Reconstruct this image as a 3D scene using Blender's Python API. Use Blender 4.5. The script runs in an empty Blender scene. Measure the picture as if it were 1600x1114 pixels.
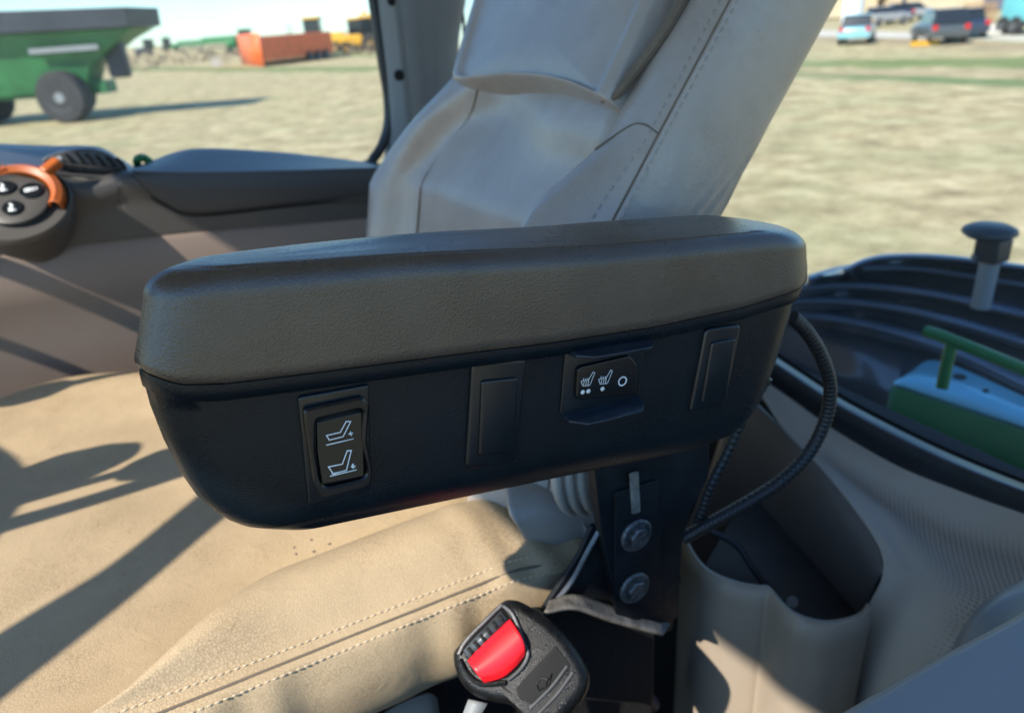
import bpy, bmesh, math, random
from mathutils import Vector, Matrix
random.seed(7)
sc = bpy.context.scene
COL = sc.collection
# ------------------------------------------------------------------ camera
FPX = 1155.0
PIT, ROL = math.radians(24.6), math.radians(4.2)
CAM = Vector((0, 0, 2.8))
F0 = Vector((0, math.cos(PIT), -math.sin(PIT)))
_r0, _u0 = Vector((1, 0, 0)), Vector((0, math.sin(PIT), math.cos(PIT)))
RT = math.cos(ROL) * _r0 - math.sin(ROL) * _u0
UP = math.cos(ROL) * _u0 + math.sin(ROL) * _r0
cam = bpy.data.objects.new('camera', bpy.data.cameras.new('camera'))
COL.objects.link(cam)
cam.matrix_world = Matrix(((RT.x, UP.x, -F0.x, 0), (RT.y, UP.y, -F0.y, 0), (RT.z, UP.z, -F0.z, CAM.z), (0, 0, 0, 1)))
cam.data.sensor_width = 36; cam.data.lens = 36 * FPX / 1600
cam.data.clip_start = 0.02; cam.data.clip_end = 2000
cam.data.dof.use_dof = True; cam.data.dof.focus_distance = 0.40; cam.data.dof.aperture_fstop = 7.5
sc.camera = cam
# ------------------------------------------------------------------ light
SUN_AZ, SUN_EL = math.radians(45), math.radians(42)      # direction the light travels (right of +Y), elevation
w = bpy.data.worlds.new('World'); sc.world = w; w.use_nodes = True
nt = w.node_tree; bg = nt.nodes['Background']
sky = nt.nodes.new('ShaderNodeTexSky'); sky.sky_type = 'NISHITA'; sky.sun_disc = False
sky.sun_elevation = SUN_EL; sky.sun_rotation = SUN_AZ + math.pi
sky.air_density = 1.0; sky.dust_density = 0.2; sky.ozone_density = 2.0
hs_ = nt.nodes.new('ShaderNodeMixRGB'); hs_.blend_type = 'MULTIPLY'; hs_.inputs[0].default_value = 1; hs_.inputs[2].default_value = (.66, .92, 1.12, 1)   # the camera's cool white balance
nt.links.new(sky.outputs[0], hs_.inputs[1]); nt.links.new(hs_.outputs[0], bg.inputs[0]); bg.inputs[1].default_value = 0.15
sd = Vector((math.sin(SUN_AZ) * math.cos(SUN_EL), math.cos(SUN_AZ) * math.cos(SUN_EL), -math.sin(SUN_EL)))
sl = bpy.data.lights.new('sun', 'SUN'); sl.energy = 4.6; sl.angle = math.radians(0.6); sl.color = (1, .93, .82)
so = bpy.data.objects.new('sun', sl); COL.objects.link(so); so.rotation_euler = sd.to_track_quat('-Z', 'Y').to_euler()
sc.view_settings.view_transform = 'Standard'; sc.view_settings.look = 'None'
sc.view_settings.exposure = 0.75; sc.view_settings.gamma = 1
sc.cycles.use_denoising = True; sc.cycles.max_bounces = 8; sc.cycles.transparent_max_bounces = 16
sc.cycles.sample_clamp_indirect = 6.0; sc.cycles.caustics_reflective = False
# ------------------------------------------------------------------ frames: local cab frame h (rearwards), w (into the cab), z (up)
P0 = Vector((-0.160, 0.300, 2.662))
def ray(x, y): return F0 + (x - 800) / FPX * RT - (y - 557) / FPX * UP
P0 = CAM + 0.33 * ray(240, 600)
_a = ray(3160, 200).normalized()
H = Vector((_a.x, _a.y, 0)).normalized(); W = Vector((-H.y, H.x, 0)); Z = Vector((0, 0, 1))
AX = _a; UX = AX.cross(W).normalized()                   # armrest's own sloping axes
def G(h, w_, z): return P0 + H * h + W * w_ + Z * z      # cab frame to world
def GA(a, w_, u): return P0 + AX * a + W * w_ + UX * u   # armrest frame to world
def hit(x, y, p, n):
    d = ray(x, y); return CAM + d * ((p - CAM).dot(n) / d.dot(n))
def PW(x, y, w_): return hit(x, y, G(0, w_, 0), W)
def PH(x, y, h): return hit(x, y, G(h, 0, 0), H)
def PZ(x, y, z): return hit(x, y, G(0, 0, z), Z)
def GR(x, y): return hit(x, y, Vector((0, 0, 0)), Z)     # on the ground outside
def loc(p): d = p - P0; return (d.dot(H), d.dot(W), d.z)
def sm(a, b, x):
    t = max(0, min(1, (x - a) / (b - a))); return t * t * (3 - 2 * t)
def lerp(a, b, t): return a + (b - a) * t
# ------------------------------------------------------------------ materials
def mat(name, col, rough=.5, metal=0, spec=.5, nodes=None, coat=0):
    m = bpy.data.materials.new(name); m.use_nodes = True
    b = m.node_tree.nodes['Principled BSDF']
    b.inputs['Base Color'].default_value = (*col, 1); b.inputs['Roughness'].default_value = rough
    b.inputs['Metallic'].default_value = metal; b.inputs['Specular IOR Level'].default_value = spec
    b.inputs['Coat Weight'].default_value = coat
    if nodes: nodes(m.node_tree, b)
    return m
def N(nt, t, **k):
    n = nt.nodes.new('ShaderNode' + t)
    for a, v in k.items():
        if a.startswith('i_'):
            key = a[2:]; key = int(key) if key.isdigit() else key.replace('_', ' ')
            n.inputs[key].default_value = v
        else: setattr(n, a, v)
    return n
def coords(nt): return N(nt, 'TexCoord').outputs['Object']
def noise(nt, scale, detail=3, rough=.5, vec=None):
    n = N(nt, 'TexNoise', i_Scale=scale, i_Detail=detail, i_Roughness=rough); nt.links.new(vec or coords(nt), n.inputs['Vector']); return n.outputs[0]
def ramp(nt, fac, stops):
    r = N(nt, 'ValToRGB'); cr = r.color_ramp
    while len(cr.elements) < len(stops): cr.elements.new(.5)
    for e, (p, c) in zip(cr.elements, stops): e.position = p; e.color = (*c, 1) if len(c) == 3 else c
    nt.links.new(fac, r.inputs[0]); return r.outputs[0]
def bump(nt, b, h, dist, strength=1, prev=None):
    n = N(nt, 'Bump', i_Strength=strength, i_Distance=dist); nt.links.new(h, n.inputs['Height'])
    if prev: nt.links.new(prev, n.inputs['Normal'])
    nt.links.new(n.outputs[0], b.inputs['Normal']); return n.outputs[0]
def vary(c, scale, amt, grain=None, gd=.0002, rv=None, detail=4):
    def f(nt, b):
        lo = tuple(x * (1 - amt) for x in c); hi = tuple(min(1, x * (1 + amt)) for x in c)
        k = noise(nt, scale, detail, .6)
        nt.links.new(ramp(nt, k, [(.3, lo), (.7, hi)]), b.inputs['Base Color'])
        if rv:
            mr = N(nt, 'MapRange', i_3=rv[0], i_4=rv[1]); mr.inputs[1].default_value = .3; mr.inputs[2].default_value = .7
            nt.links.new(noise(nt, scale * 2.3, 5, .65), mr.inputs[0]); nt.links.new(mr.outputs[0], b.inputs['Roughness'])
        if grain: bump(nt, b, noise(nt, grain, 2, .5), gd)
    return f
def vmat(name, c, rough=.5, scale=20, amt=.15, grain=None, gd=.0002, rv=None, **k):
    return mat(name, c, rough, nodes=vary(c, scale, amt, grain, gd, rv), **k)
def leather(c, cell, cd, dirt=.12):
    def f(nt, b):
        co = coords(nt)
        v = N(nt, 'TexVoronoi', feature='DISTANCE_TO_EDGE', i_Scale=cell); 
        wn = noise(nt, cell * .4, 2, .5); mx = N(nt, 'MixRGB', i_Fac=.004); nt.links.new(co, mx.inputs[1])
        nt.links.new(N(nt, 'TexNoise', i_Scale=cell * .5).outputs[1], mx.inputs[2])
        nt.links.new(mx.outputs[0], v.inputs['Vector'])
        big = noise(nt, 9, 4, .6)
        base = ramp(nt, big, [(.3, tuple(x * (1 - dirt) for x in c)), (.7, tuple(x * (1 + dirt * .5) for x in c))])
        crk = ramp(nt, v.outputs['Distance'], [(0, (.5, .43, .36)), (.09, (1, 1, 1))])
        msk = ramp(nt, noise(nt, 14, 3, .6), [(.42, (0, 0, 0)), (.62, (1, 1, 1))])
        mm = N(nt, 'MixRGB', blend_type='MULTIPLY'); nt.links.new(base, mm.inputs[1]); nt.links.new(crk, mm.inputs[2])
        mul = N(nt, 'Math', operation='MULTIPLY', i_1=.7); nt.links.new(msk, mul.inputs[0]); nt.links.new(mul.outputs[0], mm.inputs[0])
        nt.links.new(mm.outputs[0], b.inputs['Base Color'])
        e = ramp(nt, v.outputs['Distance'], [(0, (0, 0, 0)), (.12, (1, 1, 1))])
        p = bump(nt, b, noise(nt, 18, 2, .5), .0018, .6)
        rd = N(nt, 'TexNoise', i_Scale=38, i_Detail=3, i_Distortion=1.6); rd.noise_type = 'RIDGED_MULTIFRACTAL'; nt.links.new(co, rd.inputs['Vector'])
        p = bump(nt, b, rd.outputs[0], .0007, .55, p)
        bump(nt, b, e, cd, .8, p)
    return f
M = {}
def grain_vinyl(c, cell, d, dust=0):
    def f(nt, b):
        v = N(nt, 'TexVoronoi', i_Scale=cell); nt.links.new(coords(nt), v.inputs['Vector'])
        k = noise(nt, 30, 4, .6)
        bc = ramp(nt, k, [(.3, tuple(x * .85 for x in c)), (.7, tuple(x * 1.15 for x in c))])
        if dust:
            sp = ramp(nt, noise(nt, 420, 2, .6), [(.70, (0, 0, 0)), (.76, (1, 1, 1))]); mk = ramp(nt, noise(nt, 26, 4, .7), [(.48, (0, 0, 0)), (.7, (1, 1, 1))])
            ml = N(nt, 'Math', operation='MULTIPLY'); nt.links.new(sp, ml.inputs[0]); nt.links.new(mk, ml.inputs[1])
            mp = N(nt, 'Mapping'); mp.inputs['Scale'].default_value = (60, 60, 900); nt.links.new(coords(nt), mp.inputs[0])
            sc2 = ramp(nt, noise(nt, 1, 2, .5, mp.outputs[0]), [(.70, (0, 0, 0)), (.74, (.5, .5, .5))]); m3 = N(nt, 'Math', operation='MULTIPLY'); nt.links.new(sc2, m3.inputs[0]); nt.links.new(mk, m3.inputs[1])
            ad = N(nt, 'Math', operation='ADD', use_clamp=True); nt.links.new(ml.outputs[0], ad.inputs[0]); nt.links.new(m3.outputs[0], ad.inputs[1])
            dm = N(nt, 'MixRGB', i_Color2=(dust, dust, dust * .95, 1)); nt.links.new(ad.outputs[0], dm.inputs[0]); nt.links.new(bc, dm.inputs[1]); bc = dm.outputs[0]
        nt.links.new(bc, b.inputs['Base Color'])
        rr = ramp(nt, noise(nt, 12, 5, .7), [(.3, (.22,) * 3), (.7, (.34,) * 3)]); nt.links.new(rr, b.inputs['Roughness'])
        p = bump(nt, b, v.outputs['Distance'], d)
        bump(nt, b, noise(nt, cell * 1.7, 2), d * .7, 1, p)
    return f
M['lid'] = mat('padded_vinyl', (.034, .034, .034), .42, nodes=grain_vinyl((.068, .053, .041), 900, .00014), spec=.7)
M['base'] = mat('moulded_black', (.004, .007, .011), .45, nodes=grain_vinyl((.0045, .009, .0135), 1300, .00014, .05), spec=.3)
M['blank'] = vmat('blank_black', (.005, .009, .013), .28, 60, .25, 1500, .00004, spec=.55)
M['rocker'] = vmat('rocker_black', (.003, .005, .007), .3, 60, .3, 3000, .00001)
M['gloss'] = vmat('gloss_black', (.016, .023, .034), .25, 60, .3, 1200, .00002)
M['white'] = mat('icon_white', (.72, .76, .78), .6)
M['hole'] = mat('dark_gap', (.003, .003, .003), .8)
M['seat'] = mat('tan_leather', (.52, .41, .29), .5, nodes=leather((.455, .34, .205), 400, .0002), spec=.35)
M['back'] = mat('beige_leather', (.42, .38, .32), .23, nodes=leather((.37, .335, .30), 700, .00006, .12), spec=.9)
M['stitch'] = vmat('thread', (.56, .46, .32), .8, 200, .1)
M['seam'] = vmat('seam_line', (.14, .11, .08), .8, 100, .1)
M['console'] = vmat('console_taupe', (.21, .16, .13), .5, 8, .06, 900, .0002)
M['console_dark'] = vmat('console_grey', (.07, .066, .062), .42, 8, .06, 900, .0002)
M['pad'] = vmat('console_pad', (.05, .05, .052), .4, 8, .06, 700, .0003)
M['orange'] = vmat('orange_plastic', (.42, .10, .015), .4, 40, .1)
M['metal'] = vmat('painted_steel', (.008, .010, .013), .42, 30, .35, 400, .0002, rv=(.4, .65), spec=.25)
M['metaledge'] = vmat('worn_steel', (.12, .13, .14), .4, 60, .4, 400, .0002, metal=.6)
M['bolt'] = vmat('bolt_steel', (.10, .105, .11), .45, 300, .6, 900, .0003, metal=.5)
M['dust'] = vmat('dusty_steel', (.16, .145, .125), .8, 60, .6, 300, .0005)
M['rubber'] = vmat('rubber', (.014, .015, .017), .45, 20, .2, 900, .0001)
M['gasket'] = vmat('gasket', (.02, .022, .026), .35, 20, .2, 900, .0001)
M['bin'] = vmat('beige_plastic', (.36, .295, .225), .5, 14, .08, 1500, .0001)
M['binin'] = vmat('bin_inside', (.05, .052, .06), .6, 14, .1)  # shade inside the beige bin, painted in as a dark colour
M['pocket'] = vmat('pocket_grey', (.15, .135, .125), .5, 14, .1, 900, .0001)
M['doortrim'] = vmat('door_trim_grey', (.24, .245, .25), .42, 9, .05, 900, .0002)
M['pillar'] = vmat('pillar_grey', (.22, .23, .23), .5, 6, .05, 900, .0002)
M['pillard'] = vmat('pillar_panel', (.20, .20, .20), .55, 6, .05, 900, .0002)
M['roof'] = vmat('headliner', (.42, .41, .39), .8, 12, .05, 500, .0005)
M['floor'] = vmat('floor_mat', (.006, .006, .007), .8, 20, .3, 200, .001)
M['red'] = mat('red_button', (.72, .012, .018), .32, nodes=vary((.72, .012, .02), 60, .08), spec=.5)
M['buckle'] = vmat('buckle_black', (.006, .006, .006), .38, 90, .7, 1500, .0003, rv=(.22, .42), spec=.35)
M['buckle_rim'] = vmat('worn_rim', (.10, .10, .10), .3, 90, .3, 900, .0001)  # glossy grey, lighter than the buckle body
M['green'] = vmat('green_paint', (.012, .17, .04), .35, 4, .1)
M['greend'] = vmat('green_hopper', (.03, .16, .055), .45, 1, .3)
M['skyblue'] = vmat('galvanised', (.22, .54, .66), .3, 8, .1, metal=.3)  # sky reflection on the plate top, put into its base colour
M['fender'] = vmat('fender_black', (.04, .05, .065), .22, 6, .25, 300, .0001, spec=.8, coat=.8)
M['ribtop'] = vmat('dusty_rib', (.15, .19, .25), .3, 8, .25, 300, .0001, spec=.7)  # pale blue sky sheen painted along the rib tops
M['tyre'] = vmat('tyre', (.035, .035, .035), .8, 3, .3)
M['hub'] = vmat('hub_grey', (.22, .24, .25), .5, 3, .1)
M['tarp'] = vmat('hopper_black', (.022, .026, .034), .5, 1.2, .4)
M['trailer'] = vmat('trailer_red', (.78, .15, .03), .45, 1.5, .2)
M['yellow'] = vmat('machine_yellow', (.7, .38, .03), .5, 2, .2)
M['cream'] = vmat('cream_wall', (.6, .5, .34), .8, .6, .08)
M['slate'] = vmat('slate_wall', (.14, .15, .2), .7, .6, .1)
M['teal'] = vmat('teal_paint', (.16, .52, .52), .5, 1, .1)
M['carblue'] = vmat('car_pale_blue', (.22, .46, .52), .28, 1, .1, coat=.5)
M['cargrey'] = vmat('car_grey', (.07, .08, .085), .25, 1, .1, coat=.6)
M['carsilver'] = vmat('car_silver', (.35, .36, .37), .25, 1, .1, coat=.6)
M['cardark'] = vmat('car_navy', (.025, .04, .07), .25, 1, .1, coat=.6)
M['glassdark'] = vmat('car_glass', (.02, .025, .03), .08, 1, .1)
M['lampred'] = vmat('tail_lamp', (.5, .02, .02), .2, 1, .1)
M['wood'] = vmat('weathered_wood', (.4, .25, .13), .8, 3, .3)
M['concrete'] = vmat('pale_rubble', (.5, .47, .42), .9, 1.5, .3)
M['brush'] = vmat('dry_brush', (.34, .27, .18), .95, .8, .5)
M['bark'] = vmat('bark', (.12, .1, .08), .95, 2, .3)
def glassmat(name, dust, tint=(.96, .98, .98)):
    m = bpy.data.materials.new(name); m.use_nodes = True; nt = m.node_tree
    out = nt.nodes['Material Output']; nt.nodes.remove(nt.nodes['Principled BSDF'])
    tr = N(nt, 'BsdfTransparent'); tr.inputs[0].default_value = (*tint, 1)
    gl = N(nt, 'BsdfGlossy', i_Roughness=.03); df = N(nt, 'BsdfDiffuse'); df.inputs[0].default_value = (.6, .6, .58, 1)
    fr = N(nt, 'Fresnel', i_IOR=1.18); a = N(nt, 'MixShader'); b_ = N(nt, 'MixShader')
    nt.links.new(fr.outputs[0], a.inputs[0]); nt.links.new(tr.outputs[0], a.inputs[1]); nt.links.new(gl.outputs[0], a.inputs[2])
    k = ramp(nt, noise(nt, 4, 5, .65), [(.3, (dust * .5,) * 3), (.75, (dust * 1.7,) * 3)])
    nt.links.new(k, b_.inputs[0]); nt.links.new(a.outputs[0], b_.inputs[1]); nt.links.new(df.outputs[0], b_.inputs[2])
    nt.links.new(b_.outputs[0], out.inputs[0]); return m
M['glass'] = glassmat('window_glass', .10)
M['glass_rear'] = glassmat('rear_glass', .055)
# ------------------------------------------------------------------ mesh helpers
def tag(o, label=None, cat=None, group=None, kind=None):
    if label: o['label'] = label
    if cat: o['category'] = cat
    if group: o['group'] = group
    if kind: o['kind'] = kind
    return o
def thing(name, at, label, cat, group=None):
    o = bpy.data.objects.new(name, None); o.empty_display_size = .05; COL.objects.link(o); o.location = at
    return tag(o, label, cat, group)
def wloc(o):
    v = Vector(o.location)
    while o.parent: o = o.parent; v = v + Vector(o.location)
    return v
def build(name, verts, faces, m, parent=None, sharp=38, bevel=0, seg=3, solid=0, uv=None, at=None, sub=0):
    """verts in world space; the mesh is stored relative to the parent's origin (or to 'at')"""
    off = wloc(parent) if parent else (at if at is not None else sum((Vector(v) for v in verts), Vector()) / len(verts))
    me = bpy.data.meshes.new(name)
    me.from_pydata([Vector(v) - off for v in verts], [], faces); me.materials.append(M[m] if isinstance(m, str) else m)
    if uv:
        l = me.uv_layers.new(name='UVMap')
        for lp in me.loops: l.data[lp.index].uv = uv[lp.vertex_index]
    bm = bmesh.new(); bm.from_mesh(me)
    bmesh.ops.remove_doubles(bm, verts=bm.verts, dist=1e-6)
    if not solid or True: bmesh.ops.recalc_face_normals(bm, faces=bm.faces)
    for f in bm.faces: f.smooth = True
    ca = math.radians(sharp)
    for e in bm.edges:
        if len(e.link_faces) == 2 and e.calc_face_angle(0) > ca: e.smooth = False
    bm.to_mesh(me); bm.free()
    o = bpy.data.objects.new(name, me); COL.objects.link(o)
    if parent: o.parent = parent
    else: o.location = off
    if sub:
        s_ = o.modifiers.new('s', 'SUBSURF'); s_.levels = s_.render_levels = sub
    if solid:
        s_ = o.modifiers.new('t', 'SOLIDIFY'); s_.thickness = solid; s_.offset = 0
    if bevel:
        b = o.modifiers.new('b', 'BEVEL'); b.width = bevel; b.segments = seg; b.limit_method = 'ANGLE'; b.angle_limit = math.radians(35)
    return o
def cr(pts, n, closed=False):
    """Catmull-Rom resample of 3D (or n-D) points, uniform in parameter"""
    pts = [Vector(p) for p in pts]; k = len(pts); out = []
    segs = k if closed else k - 1
    for i in range(n):
        t = i * segs / (n if closed else n - 1); s = min(int(t), segs - 1); t -= s
        g = (lambda j: pts[j % k]) if closed else (lambda j: pts[j] if 0 <= j < k else (2 * pts[0] - pts[1] if j < 0 else 2 * pts[-1] - pts[-2]))
        a, b, c, d = g(s - 1), g(s), g(s + 1), g(s + 2)
        out.append(.5 * ((2 * b) + (c - a) * t + (2 * a - 5 * b + 4 * c - d) * t * t + (3 * b - a - 3 * c + d) * t ** 3))
    return out
def grid_faces(nr, nc, closed=False):
    f = []
    for i in range(nr - 1):
        for j in range(nc if closed else nc - 1):
            j2 = (j + 1) % nc; f.append((i * nc + j, i * nc + j2, (i + 1) * nc + j2, (i + 1) * nc + j))
    return f
def sheet(name, curves, m, parent=None, n=40, rows=None, thick=.003, across='smooth', **k):
    """a surface through a list of curves; thickened into a real panel"""
    cs = [cr(c, n) for c in curves]
    if rows:
        cols = [cr([c[j] for c in cs], rows) for j in range(n)]
        cs = [[cols[j][i] for j in range(n)] for i in range(rows)]
    v = [p for c in cs for p in c]
    uv = []; 
    for i, c in enumerate(cs):
        for j in range(n): uv.append(((c[j] - c[0]).length if j else 0, sum((cs[q + 1][n // 2] - cs[q][n // 2]).length for q in range(i))))
    return build(name, v, grid_faces(len(cs), n), m, parent, solid=thick, uv=uv, **k)
def loft(name, rings, m, parent=None, cap=True, **k):
    n = len(rings[0]); v = [p for r in rings for p in r]; f = grid_faces(len(rings), n, True)
    if cap: f.append(tuple(range(n))[::-1]); f.append(tuple((len(rings) - 1) * n + i for i in range(n)))
    return build(name, v, f, m, parent, **k)
def tube(name, pts, r, m, parent=None, n=12, k=60, rad=None, smoothp=True, **kw):
    c = cr(pts, k) if smoothp else [Vector(p) for p in pts]
    rings = []; up = Vector((.13, .21, .97)).normalized()
    for i, p in enumerate(c):
        t = (c[min(i + 1, len(c) - 1)] - c[max(i - 1, 0)]).normalized()
        a = t.cross(up).normalized(); b = t.cross(a); up = a.cross(t)
        if up.length < .1: up = Vector((0, 0, 1))
        rr = rad(i / (len(c) - 1)) if rad else r
        rings.append([p + (a * math.cos(2 * math.pi * j / n) + b * math.sin(2 * math.pi * j / n)) * rr for j in range(n)])
    return loft(name, rings, m, parent, **kw)
def rpoly(pts, r, seg=5):
    """round the corners of a polygon of Vectors (any plane); r one value or list"""
    out = []; k = len(pts)
    for i, p in enumerate(pts):
        p = Vector(p); a = Vector(pts[i - 1]) - p; b = Vector(pts[(i + 1) % k]) - p
        rr = r[i] if isinstance(r, (list, tuple)) else r
        rr = min(rr, a.length * .49, b.length * .49)
        if rr < 1e-6: out.append(p); continue
        A, B = p + a.normalized() * rr, p + b.normalized() * rr
        for s in range(seg + 1):
            t = s / seg; out.append((1 - t) ** 2 * A + 2 * t * (1 - t) * p + t * t * B)
    return out
def inset(pts, d, n):
    """offset a planar loop inwards by d (n = plane normal)"""
    c = sum(pts, Vector()) / len(pts); k = len(pts); area = sum(((pts[i] - c).cross(pts[(i + 1) % k] - c)).dot(n) for i in range(k))
    s = 1 if area > 0 else -1; out = []
    for i, p in enumerate(pts):
        t1 = (p - pts[i - 1]); t2 = (pts[(i + 1) % k] - p)
        t1 = t1.normalized() if t1.length > 1e-9 else t2.normalized(); t2 = t2.normalized() if t2.length > 1e-9 else t1
        nn = (n.cross(t1) + n.cross(t2)) * s
        nn.normalize(); cs = max(.5, nn.dot(n.cross(t1) * s)); out.append(p + nn * d / cs)
    return out
def slab(name, loop, n, back, m, parent=None, bev=.001, steps=3, **k):
    """front face = loop, extruded backwards (-n) by 'back', front rim rounded by bev; n points at the viewer"""
    rings = [[p - n * back for p in loop], [p - n * bev for p in loop]]
    for s in range(1, steps + 1):
        a = s / steps * math.pi / 2
        rings.append([q - n * (bev * (1 - math.sin(a))) for q in inset(loop, bev * (1 - math.cos(a)), n)])
    return loft(name, rings, m, parent, **k)
def frame(name, outer, inner, n, back, m, parent=None, bev=.0008, **k):
    """ring with a hole: two loops with equal vertex counts"""
    r = [[p - n * back for p in outer], [p - n * bev for p in outer], inset(outer, bev, n), inset(inner, -bev, n), [p - n * bev for p in inner], [p - n * back for p in inner]]
    nn = len(outer); v = [p for q in r for p in q]; f = grid_faces(6, nn, True)
    for j in range(nn): j2 = (j + 1) % nn; f.append((5 * nn + j, 5 * nn + j2, j2, j))
    return build(name, v, f, m, parent, **k)
def box(name, c, a, b, d, m, parent=None, **k):
    """box centred at c with half-axis vectors a, b, d"""
    v = [c + a * x + b * y + d * z for x in (-1, 1) for y in (-1, 1) for z in (-1, 1)]
    return build(name, v, [(0, 1, 3, 2), (4, 6, 7, 5), (0, 4, 5, 1), (2, 3, 7, 6), (0, 2, 6, 4), (1, 5, 7, 3)], m, parent, **k)
def gbox(name, h0, h1, w0, w1, z0, z1, m, parent=None, **k):
    return box(name, G((h0 + h1) / 2, (w0 + w1) / 2, (z0 + z1) / 2), H * (h1 - h0) / 2, W * (w1 - w0) / 2, Z * (z1 - z0) / 2, m, parent, **k)
def disc(name, c, n, r, t, m, parent=None, k=24, dome=0, hole=0, prof=None, ex=None, ry=1, **kw):
    """lathe about n through c; prof = [(radius, height)]"""
    n = n.normalized(); a = (ex - n * ex.dot(n)).normalized() if ex else n.orthogonal().normalized(); b = n.cross(a)
    prof = prof or [(r, 0), (r, t * .8), (r * .95, t), (r * .5, t + dome * .8), (.0001, t + dome)]
    rings = [[c + n * hh + (a * math.cos(2 * math.pi * j / k) + b * (ry * math.sin(2 * math.pi * j / k))) * rr for j in range(k)] for rr, hh in prof]
    return loft(name, rings, m, parent, **kw)
def ribbon(name, polys, wd, n, m, parent, plane, lift=.00025):
    """thin raised strokes: polys = lists of px points projected with plane(x, y)"""
    v = []; f = []
    for pl in polys:
        closed = pl[0] == pl[-1]; q = [plane(*p) + n * lift for p in pl]
        if closed: q = q[:-1]
        L, R = [], []
        for i, p in enumerate(q):
            pa = q[i - 1] if (i or closed) else None; pb = q[(i + 1) % len(q)] if (i < len(q) - 1 or closed) else None
            t1 = (p - pa).normalized() if pa is not None else (pb - p).normalized(); t2 = (pb - p).normalized() if pb is not None else t1
            s = (n.cross(t1) + n.cross(t2)).normalized(); cs = max(.45, s.dot(n.cross(t1)))
            L.append(p + s * wd / 2 / cs); R.append(p - s * wd / 2 / cs)
        b = len(v); k = len(q)
        for a_, c_ in zip(L, R): v += [a_, c_]
        for i in range(k if closed else k - 1):
            j = (i + 1) % k; f.append((b + 2 * i, b + 2 * j, b + 2 * j + 1, b + 2 * i + 1))
    return build(name, v, f, m, parent, solid=.0002)
def dots(name, cs, r, n, m, parent, plane, ring=0, lift=.0003):
    v, f = [], []
    e1 = n.orthogonal().normalized(); e2 = n.cross(e1)
    for (x, y) in cs:
        c = plane(x, y) + n * lift; k = 20; b = len(v)
        o = [c + (e1 * math.cos(i * 2 * math.pi / k) + e2 * math.sin(i * 2 * math.pi / k)) * r for i in range(k)]
        if ring:
            o2 = [c + (p - c) * (1 - ring) for p in o]; v += o + o2
            f += [(b + i, b + (i + 1) % k, b + k + (i + 1) % k, b + k + i) for i in range(k)]
        else: v += o; f.append(tuple(range(b, b + k)))
    return build(name, v, f, m, parent, solid=.0002)
# ================================================================== SETTING: field
def ground():
    def f(nt, b):
        co = coords(nt)
        sepn = N(nt, 'SeparateXYZ'); nt.links.new(co, sepn.inputs[0])
        n1 = noise(nt, .35, 6, .62, co); n2 = noise(nt, 1.1, 7, .75, co); n3 = noise(nt, .09, 3, .5, co)
        straw = ramp(nt, n2, [(.32, (.24, .185, .10)), (.5, (.46, .38, .21)), (.68, (.70, .59, .36))])
        gm = ramp(nt, n1, [(.44, (0, 0, 0)), (.66, (.36,) * 3)])
        mx = N(nt, 'MixRGB'); nt.links.new(gm, mx.inputs[0]); nt.links.new(straw, mx.inputs[1]); mx.inputs[2].default_value = (.29, .33, .16, 1)
        last = mx.outputs[0]
        def band(x1, y1, x2, y2, hw, colr, amt, last):
            a, c = GR(x1, y1), GR(x2, y2); d = (c - a).normalized(); nx, ny = -d.y, d.x
            k = a.x * nx + a.y * ny
            vm = N(nt, 'VectorMath', operation='DOT_PRODUCT'); nt.links.new(co, vm.inputs[0]); vm.inputs[1].default_value = (nx, ny, 0)
            s = N(nt, 'Math', operation='SUBTRACT', i_1=k); nt.links.new(vm.outputs['Value'], s.inputs[0])
            nn = N(nt, 'Math', operation='MULTIPLY_ADD', i_1=hw * 2.2, i_2=-hw * 1.1); nt.links.new(n1, nn.inputs[0])
            s2 = N(nt, 'Math', operation='ADD'); nt.links.new(s.outputs[0], s2.inputs[0]); nt.links.new(nn.outputs[0], s2.inputs[1])
            ab = N(nt, 'Math', operation='ABSOLUTE'); nt.links.new(s2.outputs[0], ab.inputs[0])
            mr = N(nt, 'MapRange', i_1=hw * .3, i_2=hw, i_3=amt, i_4=0.); nt.links.new(ab.outputs[0], mr.inputs[0])
            m2 = N(nt, 'MixRGB'); nt.links.new(mr.outputs[0], m2.inputs[0]); nt.links.new(last, m2.inputs[1]); m2.inputs[2].default_value = (*colr, 1)
            return m2.outputs[0]
        last = band(1240, 116, 1600, 131, 1.3, (.10, .19, .07), .8, last)
        last = band(1250, 60, 1600, 74, 2.5, (.33, .25, .16), .6, last)
        last = band(200, 112, 580, 108, 3.0, (.12, .2, .06), .75, last)
        last = band(200, 134, 580, 128, 1.2, (.42, .32, .2), .5, last)
        nt.links.new(last, b.inputs['Base Color'])
        bump(nt, b, noise(nt, 9, 5, .7, co), .08, .8)
    m = mat('dry_grass', (.3, .27, .15), .95, nodes=f, spec=.1)
    v, n = [], 60
    for i in range(n + 1):
        for j in range(n + 1):
            x = -500 + 1000 * i / n; y = -300 + 1200 * j / n
            v.append(Vector((x, y, .25 * math.sin(x * .05) * math.sin(y * .04 + 1) * sm(60, 150, abs(y) + abs(x)))))
    o = build('ground', v, grid_faces(n + 1, n + 1), m, at=Vector((0, 0, 0))); tag(o, kind='structure')
    rd = [GR(1150, 55), GR(1760, 69), GR(1760, 60), GR(1150, 44)]
    rd = [p + Z * .012 for p in rd]
    tag(build('road', rd, [(0, 1, 2, 3)], vmat('gravel', (.55, .5, .4), .95, 1, .15, 8, .05)), kind='structure')
ground()
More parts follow.
